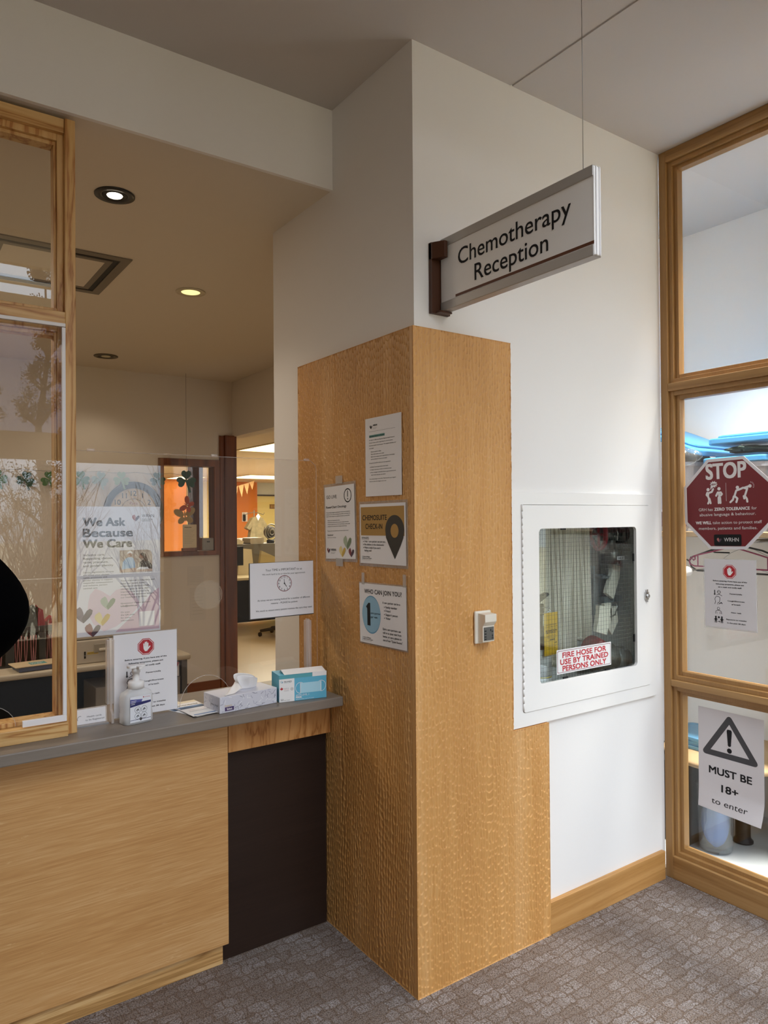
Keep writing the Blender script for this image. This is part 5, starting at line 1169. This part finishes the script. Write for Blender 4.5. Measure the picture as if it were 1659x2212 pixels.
for a in range(5): MB().tube([(5.53, 13.1, .06), (5.53+.28*math.cos(a*1.2566), 13.1+.28*math.sin(a*1.2566), .03)], .014, 6).build('leg', GRM, gs)
gw = thing('printed_gown', 'short-sleeved silvery patterned gown hanging on the pole stand', 'gown', (5.53, 13, 1.0))
GOWN = mat('gown_print', '#7d7458', .6, noise=.55, nscale=16)
MB().prism([(5.40, 1.60), (5.48, 1.635), (5.53, 1.56), (5.58, 1.635), (5.66, 1.60), (5.80, 1.38), (5.72, 1.33), (5.68, 1.40), (5.80, .80), (5.66, .76), (5.52, .80), (5.40, .75), (5.27, .80), (5.38, 1.40), (5.34, 1.33), (5.26, 1.38)], 'y', 12.9, 13.06).build('body', GOWN, gw, .03)
MB().prism([(5.48, 1.64), (5.53, 1.54), (5.58, 1.64), (5.53, 1.70)], 'y', 12.885, 12.9).build('collar', WHITE, gw)
MB().prism([(5.30, .95), (5.45, 1.02), (5.50, .80), (5.30, .78)], 'y', 12.87, 12.89).build('sash', mat('gown_white', '#b9b09a', .6, noise=.4, nscale=20), gw)
# treatment room desk and what stands on it
td = thing('treatment_desk', 'desk with grey privacy panel beyond the doorway', 'desk', (3.1, 7.6, 0))
MB().box(2.3, 4.6, 7.35, 7.95, .735, .775).build('top', mat('desk_cream', '#b9aa86', .5), td, .008)
MB().box(2.3, 4.6, 7.96, 8.0, .1, 1.21).build('privacy_panel', mat('panel_grey', '#5f5a50', .7), td)
MB().box(2.3, 4.6, 7.90, 7.93, .08, .73).build('underdesk_black', BLACK, td)
MB().box(2.3, 2.34, 7.36, 7.94, 0, .735).build('end_panel', BLACK, td); MB().box(4.56, 4.6, 7.36, 7.94, 0, .735).build('end_panel', BLACK, td)
mn = thing('monitor', 'black computer monitor on the desk beyond the doorway', 'monitor', (2.58, 7.6, .776))
MB().box(2.36, 2.78, 7.55, 7.585, .93, 1.195).build('display', BLACK, mn, .004); MB().box(2.53, 2.60, 7.57, 7.60, .79, .95).box(2.47, 2.66, 7.5, 7.68, .776, .79).build('stand', BLACK, mn)
o = MB().prism([(2.80, .776), (3.06, .776), (3.02, 1.14), (2.84, 1.16)], 'y', 7.80, 7.83).build('paper_sheet', mat('warm_paper', '#cfc3a6', .7), org=(2.9, 7.8, .776)); tag(o, 'large pale sheet of paper leaning on the privacy panel beside the monitor', 'paper')
o = MB().prism([(2.72, 1.211), (2.95, 1.211), (2.97, 1.25), (2.88, 1.29), (2.74, 1.30)], 'y', 7.955, 8.0).build('paper_sheet', MATS['warm_paper'], org=(2.85, 7.98, 1.211)); tag(o, 'curled papers lying over the top edge of the privacy panel', 'paper')
o = MB().prism([(3.08, .776), (3.42, .776), (3.40, 1.0), (3.13, 1.12)], 'y', 7.70, 7.76).build('document_tray', mat('tray_tan', '#a89a72', .6), org=(3.2, 7.73, .776)); tag(o, 'tan document holder with papers on the desk beside the doorway edge', 'document holder')
o = MB().prism(rrect(3.10, 3.32, 1.21, 1.30, .02), 'y', 8.02, 8.3).build('desk_printer', mat('printer_pale', '#a69c8a', .5), org=(3.2, 8.1, 1.21)); tag(o, 'pale small printer behind the privacy panel below the gown', 'printer')
MB().box(3.0, 3.8, 8.005, 8.5, .1, 1.209).build('support_cabinet', mat('panel_grey2', '#57524a', .7), td)
sp = thing('desk_fan', 'grey round desk fan on the cabinet at the doorway edge', 'fan', (3.52, 8.2, 1.21))
ring_ = lambda r_, y: [(3.52+r_*math.cos(2*PI*i/28), y, 1.375+r_*1.2*math.sin(2*PI*i/28)) for i in range(28)]
MB().tube(ring_(.10, 8.17), .011, 8, closed=True).tube(ring_(.068, 8.155), .006, 6, closed=True).tube(ring_(.035, 8.15), .008, 6, closed=True).build('cage', mat('fan_grey', '#7d776a', .4), sp)
MB().cyl((3.52, 8.19, 1.375), (3.52, 8.25, 1.375), .095, 28).build('housing', mat('fan_dark', '#4b4740', .5), sp)
MB().cyl((3.52, 8.2, 1.21), (3.52, 8.2, 1.26), .06, 16).build('base', BLACK, sp)
chair('office_chair', 3.05, 6.95, .3, 'black office chair at the desk beyond the doorway', BLACK, .92)
sc = thing('side_cart', 'small cart with orange and white supplies by the orange wall', 'cart', (4.7, 11.5, 0))
MB().box(4.42, 4.95, 11.3, 11.7, .0, 1.02).build('body', mat('cart_tan', '#8f7340', .6), sc); MB().box(4.46, 4.66, 11.33, 11.6, 1.02, 1.20).build('tray', WHITE, sc); MB().box(4.50, 4.86, 11.29, 11.31, .75, .98).build('orange_panel', OR, sc)

# ============================================================ closet behind the right-hand glass
LID = mat('lid_blue', '#3d84b4', .35); BINP = mat('bin_clear', '#c9c9d2', .3, alpha=.72); SHELF = mat('shelf_wood', '#8b7558', .5)
sh = thing('closet_shelf', 'wooden shelf high on the closet wall holding lidded bins', 'shelf', (2.1, -.2, 1.47))
MB().box(1.80, 2.349, -1.0, .599, 1.472, 1.497).build('board', SHELF, sh, .002)
MB().cyl((1.80, -.012, 1.447), (2.349, -.012, 1.447), .0105, 14).build('rail', CHROME, sh); MB().box(2.335, 2.349, -.04, .016, 1.36, 1.471).build('rail_bracket', CHROME, sh)
def bin_(x, y, w_, d_, h_, label, dx=0, lid=True, rz=0.):
    t = thing('storage_bin', label, 'bin', (x, y, 1.498), 'bins on the closet shelf')
    o4 = rrect(-w_/2, w_/2, -d_/2, d_/2, .04); o5 = rrect(-w_/2+.03, w_/2-.03, -d_/2+.03, d_/2-.03, .04); n = len(o4)
    b = MB(); z0, z1 = 1.498, 1.498+h_
    b.add([(a, c_, z0) for a, c_ in o5]+[(a, c_, z1) for a, c_ in o4], [tuple(range(n))]+[(i, (i+1) % n, n+(i+1) % n, n+i) for i in range(n)])
    b.ring(rrect(-w_/2-.012, w_/2+.012, -d_/2-.012, d_/2+.012, .045), o4, 'z', z1-.02, z1)
    b.ring(rrect(-.10, .05, z0+.10, z1-.07, .02), rrect(-.09, .04, z0+.11, z1-.08, .018), 'x', -w_/2-.004, -w_/2+.012)
    turned(b, x, y, 0, rz).build('body', BINP, t, solid=.003)
    if lid:
        b = MB().prism(rrect(-w_/2-.02, w_/2+.02, -d_/2-.02, d_/2+.02, .05), 'z', 1.50+h_, 1.53+h_).prism(rrect(-w_/2+.02, w_/2-.02, -d_/2+.02, d_/2-.02, .05), 'z', 1.53+h_, 1.545+h_)
        turned(b, x, y, 0, rz).build('lid', LID, t, .006)
    return t
b1 = bin_(2.06, .335, .36, .30, .345, 'clear bin with a small white label at the left end of the closet shelf', lid=False)
s = Sheet(.055, .05, PAPER); s.text('PATIENTS', .1, .42, .2, INK, wf=.8, bold=.02); s.text('FILES', .2, .75, .2, INK, wf=.5, bold=.02); s.place('label', (1.872, .315, 1.70), NX, NZ, b1)
MB().box(1.90, 2.22, .22, .46, 1.52, 1.80).build('contents', mat('bin_contents', '#7a6c74', .8, noise=.4, nscale=30), b1)
LT_ = MB().prism(rrect(-.22, .22, -.19, .19, .05), 'z', 0, .03).prism(rrect(-.18, .18, -.15, .15, .05), 'z', .03, .045)
LT_.v = [(2.06+x, .31+y*math.cos(.32)-0*z, 1.945+z+y*math.sin(.42)) for x, y, z in LT_.v]
o = LT_.build('bin_lid', LID, None, .006, org=(2.06, .31, 1.94)); tag(o, 'blue lid tipped up on the overfilled clear bin at the shelf end', 'lid')
random.seed(8)
def bag(cx_, cy_, cz_, rx, ry, rz_, m, name, label, cat='bag'):
    b = MB().grid(lambda u, v: (cx_+rx*math.cos(2*PI*u)*math.sin(PI*v)*(1+.16*math.sin(9*u*6.28+v*5)+.10*math.sin(u*31+v*17)), cy_+ry*math.sin(2*PI*u)*math.sin(PI*v)*(1+.16*math.sin(7*u*6.28+v*9)), cz_-rz_*math.cos(PI*v)*(1+.12*math.sin(u*25+v*8))), 40, 16)
    o = b.build(name, m, org=(cx_, cy_, cz_-rz_)); return tag(o, label, cat)
bag(2.05, .31, 1.872, .13, .10, .036, mat('dark_bag', '#4c4a45', .4, noise=.6, nscale=25), 'stuffed_bag', 'dark stuffed bag bulging out of the open clear bin')
bag(1.845, .19, 1.868, .045, .075, .04, PETG, 'plastic_bag', 'crumpled clear plastic bag hanging over the bin edge')
b2 = bin_(2.08, -.03, .36, .30, .325, 'clear bin with a blue lid and green contents behind the STOP sign')
bag(2.03, -.05, 1.893, .14, .11, .018, mat('green_cloth', '#31453a', .8, noise=.5, nscale=20), 'green_cloth', 'dark green folded cloth under the raised blue lid', 'cloth')
o = turned(MB().prism(rrect(-.20, .20, -.36, .17, .05), 'z', 0, .03).prism(rrect(-.17, .17, -.33, .14, .05), 'z', .03, .045), 2.08, -.06, 1.918, 0).build('bin_lid', LID, None, .006, org=(2.08, -.1, 1.918)); tag(o, 'long blue lid laid flat over two closet bins', 'lid')
b3 = bin_(2.08, -.38, .36, .30, .325, 'clear bin at the cropped right end of the closet shelf', lid=False)
def hanger(name, x, m, label, pts, hook, extra, r):
    t = thing(name, label, 'hanger', (x, pts[0][0], pts[0][1]))
    MB().tube([(x, y, z) for y, z in pts], r, 8, closed=True).build('frame', m, t)
    MB().tube([(x, y, z) for y, z in hook], .0028, 6).build('hook', CHROME if name == 'x' else m, t)
    for e in extra: MB().tube([(x, y, z) for y, z in e], r*.9, 6).build('notch', m, t)
hk = lambda y, z: [(y, z), (y, z+.006), (y+.012, z+.012), (y+.014, z+.026), (y, z+.036), (y-.014, z+.026)]
hanger('clothes_hanger', 1.95, mat('hanger_black', '#1b1a1a', .4), 'black plastic clothes hanger on the closet rail', [(-.012, 1.432), (.11, 1.408), (.225, 1.366), (.243, 1.345), (.23, 1.315), (.20, 1.298), (-.20, 1.298), (-.23, 1.315), (-.255, 1.345), (-.24, 1.366), (-.13, 1.408)], hk(-.012, 1.43), [[(.232, 1.366), (.238, 1.350), (.248, 1.345), (.256, 1.352)], [(.125, 1.402), (.105, 1.393), (.03, 1.393)]], .0045)
hanger('clothes_hanger', 1.90, mat('hanger_pink', '#8f2f56', .4), 'dark pink clothes hanger on the closet rail', [(-.012, 1.425), (.085, 1.400), (.185, 1.374), (.210, 1.355), (.208, 1.334), (.185, 1.324), (-.20, 1.322), (-.228, 1.330), (-.234, 1.352), (-.205, 1.372), (-.105, 1.400)], hk(-.012, 1.425), [[(.165, 1.378), (.165, 1.325)], [(-.18, 1.376), (-.18, 1.323)], [(.18, 1.374), (.18, 1.357), (.188, 1.352), (.193, 1.359)], [(-.196, 1.372), (-.196, 1.355), (-.204, 1.351), (-.209, 1.357)]], .0036)
hanger('clothes_hanger', 2.02, mat('hanger_grey', '#b9b9bb', .4), 'thin pale grey wire hanger behind the pink one', [(-.02, 1.425), (.06, 1.39), (.10, 1.36), (.06, 1.35), (-.22, 1.275), (-.24, 1.285), (-.14, 1.37)], hk(-.012, 1.42), [], .0018)
rl = thing('paper_roll', 'white paper roll on its holder at the closet glass edge', 'roll', (1.75, .15, 1.29))
MB().cyl((1.70, .168, 1.302), (1.82, .168, 1.302), .024, 24).build('roll', WHITE, rl); MB().cyl((1.695, .168, 1.302), (1.70, .168, 1.302), .012, 16).build('core', mat('core_brown', '#7d6655', .6), rl)
MB().tube([(1.69, .168, 1.302), (1.86, .168, 1.302), (1.86, .20, 1.302), (2.349, .20, 1.302)], .004, 6).build('holder', CHROME, rl)
lt = thing('low_table', 'low tan topped round table on a black pedestal in the closet', 'table', (2.0, .07, 0))
MB().lathe((2.0, .07, 0), [(.001, .392), (.30, .392), (.305, .405), (.30, .418), (.001, .418)], 48).build('top', mat('table_tan', '#b6966c', .45), lt)
MB().lathe((1.98, -.005, 0), [(.001, .002), (.046, .002), (.046, .010), (.036, .02), (.034, .03), (.034, .39), (.001, .39)], 26).build('leg', BLACK, lt)
for i, (a, dz) in enumerate(((0, 0), (.08, .02), (-.05, .04))):
    o = turned(MB().prism(rrect(-.12, .12, -.13, .13, .03), 'z', 0, .018).ring(rrect(-.125, .125, -.135, .135, .035), rrect(-.105, .105, -.115, .115, .03), 'z', .010, .0195), 1.98, .21, .419+dz, a).build('plastic_tray', mat('tray_blue', '#5f9dc2', .3, alpha=.85), org=(1.98, .21, .419+dz))
    tag(o, ('lowest', 'middle', 'topmost')[i]+' blue plastic tray of the stack on the low table', 'tray', 'trays on the low table')
o = MB().box(1.70, 1.98, .118, .42, .0, .385).build('dark_crate', mat('crate_dark', '#2b2a29', .5), None, .008, org=(1.85, .3, 0)); tag(o, 'dark grey crate on the closet floor under the low table', 'crate')
tu = thing('clear_tub', 'clear plastic tub with blue cloth inside on the closet floor', 'tub', (1.80, .02, 0))
MB().lathe((1.80, .028, .002), [(.001, 0), (.068, 0), (.074, .01), (.083, .30), (.088, .305), (.080, .31), (.071, .012), (.001, .008)], 32).build('tub_body', PETG, tu)
MB().grid(lambda u, v: (1.80+(.062+.006*math.sin(9*u*6.28))*math.cos(2*PI*u)*math.sin(PI*min(1, v*.98+.01))**.5, .028+(.062+.006*math.sin(7*u*6.28))*math.sin(2*PI*u)*math.sin(PI*min(1, v*.98+.01))**.5, .014+.255*v+.02*math.sin(u*12)*v), 36, 12).build('blue_cloth', mat('cloth_blue', '#5f8ad0', .8), tu)
gb = thing('grey_box', 'grey storage box partly cropped at the right edge behind the notice', 'box', (2.15, -.35, 0))
MB().box(1.95, 2.30, -.62, -.245, 0, .50).build('body', mat('box_grey', '#8d9398', .5), gb, .01); MB().box(1.94, 2.31, -.63, -.235, .501, .53).build('lid', WHITE, gb, .005)

# ============================================================ outdoors, seen only as a reflection in the acrylic
struct('ground_outside', MB().box(-30, 30, -60, -5.35, -.3, -.15), mat('dry_lawn', '#b9a988', .9, noise=.15, nscale=2))
BARK = mat('bark', '#4a3d33', .8); TWIG = mat('twig', '#8a7460', .8); LEAF = mat('leaf_brown', '#54473a', .8)
def grow(b, p, d, l, r, lev, spread, leaf):
    n = 3; pts = [p]
    for i in range(n):
        d = (d+Vector((random.uniform(-1, 1), random.uniform(-1, 1), random.uniform(-.3, .6)))*.16).normalized(); p = p+d*l/n; pts.append(p)
    b.tube(pts, [r*(1-.45*i/n) for i in range(n+1)], 5 if lev > 1 else 3)
    if lev <= 1:
        for q in pts[1:]:
            for _ in range(leaf):
                c_ = q+Vector((random.uniform(-1, 1), random.uniform(-1, 1), random.uniform(-1, 1)))*.09; a = Vector((random.uniform(-1, 1), random.uniform(-1, 1), random.uniform(-1, 1))).normalized()*.026; e = a.orthogonal().normalized()*.017
                b.add([c_-a, c_+e, c_+a, c_-e], [(0, 1, 2, 3)], 1)
    if lev > 0:
        for k in range(4 if lev > 1 else 3):
            t = random.choice(pts[1:]); a = random.uniform(0, 2*PI); dd = (d*(1-spread)+Vector((math.cos(a), math.sin(a), random.uniform(.1, .8)))*spread).normalized()
            grow(b, t, dd, l*.62, r*.5, lev-1, spread, leaf)
def tree(x, y, h, r, seed, label, leaf, mats, spread, group):
    random.seed(seed); b = MB(); nz = 9
    ptsT = [Vector((x+.1*math.sin(i), y+.1*math.cos(i*2), -.15+h*i/nz)) for i in range(nz+1)]
    b.tube(ptsT, [r*(1-.85*i/nz) for i in range(nz+1)], 7)
    for i in range(2, nz+1):
        for k in range(4):
            a = random.uniform(0, 2*PI); grow(b, ptsT[i], Vector((math.cos(a), math.sin(a), random.uniform(.5, 1.3))).normalized(), (1.5-.9*i/nz)*spread, r*.28, 2, .6, leaf)
    o = b.build('tree', mats, org=(x, y, -.15), recalc=False); tag(o, label, 'tree', group)
tree(1.45, -13.4, 6.6, .13, 4, 'budding upright tree reflected in the left-hand acrylic', 5, [BARK, LEAF], .50, None)
tree(.55, -16.4, 4.9, .10, 9, 'smaller budding tree reflected at the left edge of the acrylic cover', 4, [BARK, LEAF], .55, None)
def shrub(x, y, h, seed, label):
    random.seed(seed); b = MB()
    for k in range(15):
        a = random.uniform(0, 2*PI); grow(b, Vector((x+random.uniform(-.3, .3), y+random.uniform(-.3, .3), -.15)), Vector((math.cos(a)*.32, math.sin(a)*.32, 1.0)).normalized(), h*random.uniform(.5, .75), .02, 3, .36, 0)
    o = b.build('shrub', [TWIG, TWIG], org=(x, y, -.15), recalc=False); tag(o, label, 'shrub', 'bare shrubs outside the window')
for i, (x, y, h) in enumerate(((.15, -7.6, 1.75), (2.1, -7.9, 1.8), (-2.0, -8.3, 1.7), (1.1, -10.6, 2.3), (3.9, -10.4, 2.2))):
    shrub(x, y, h, 20+i, ('bare twiggy shrub closest to the window, reflected in the left acrylic', 'bare twiggy shrub reflected over the poster', 'bare twiggy shrub by the left end of the window', 'taller bare shrub in the second row, reflected by the window post', 'taller bare shrub at the far end of the second row')[i])
for o in list(bpy.data.objects):
    if '_o' in o: del o['_o']
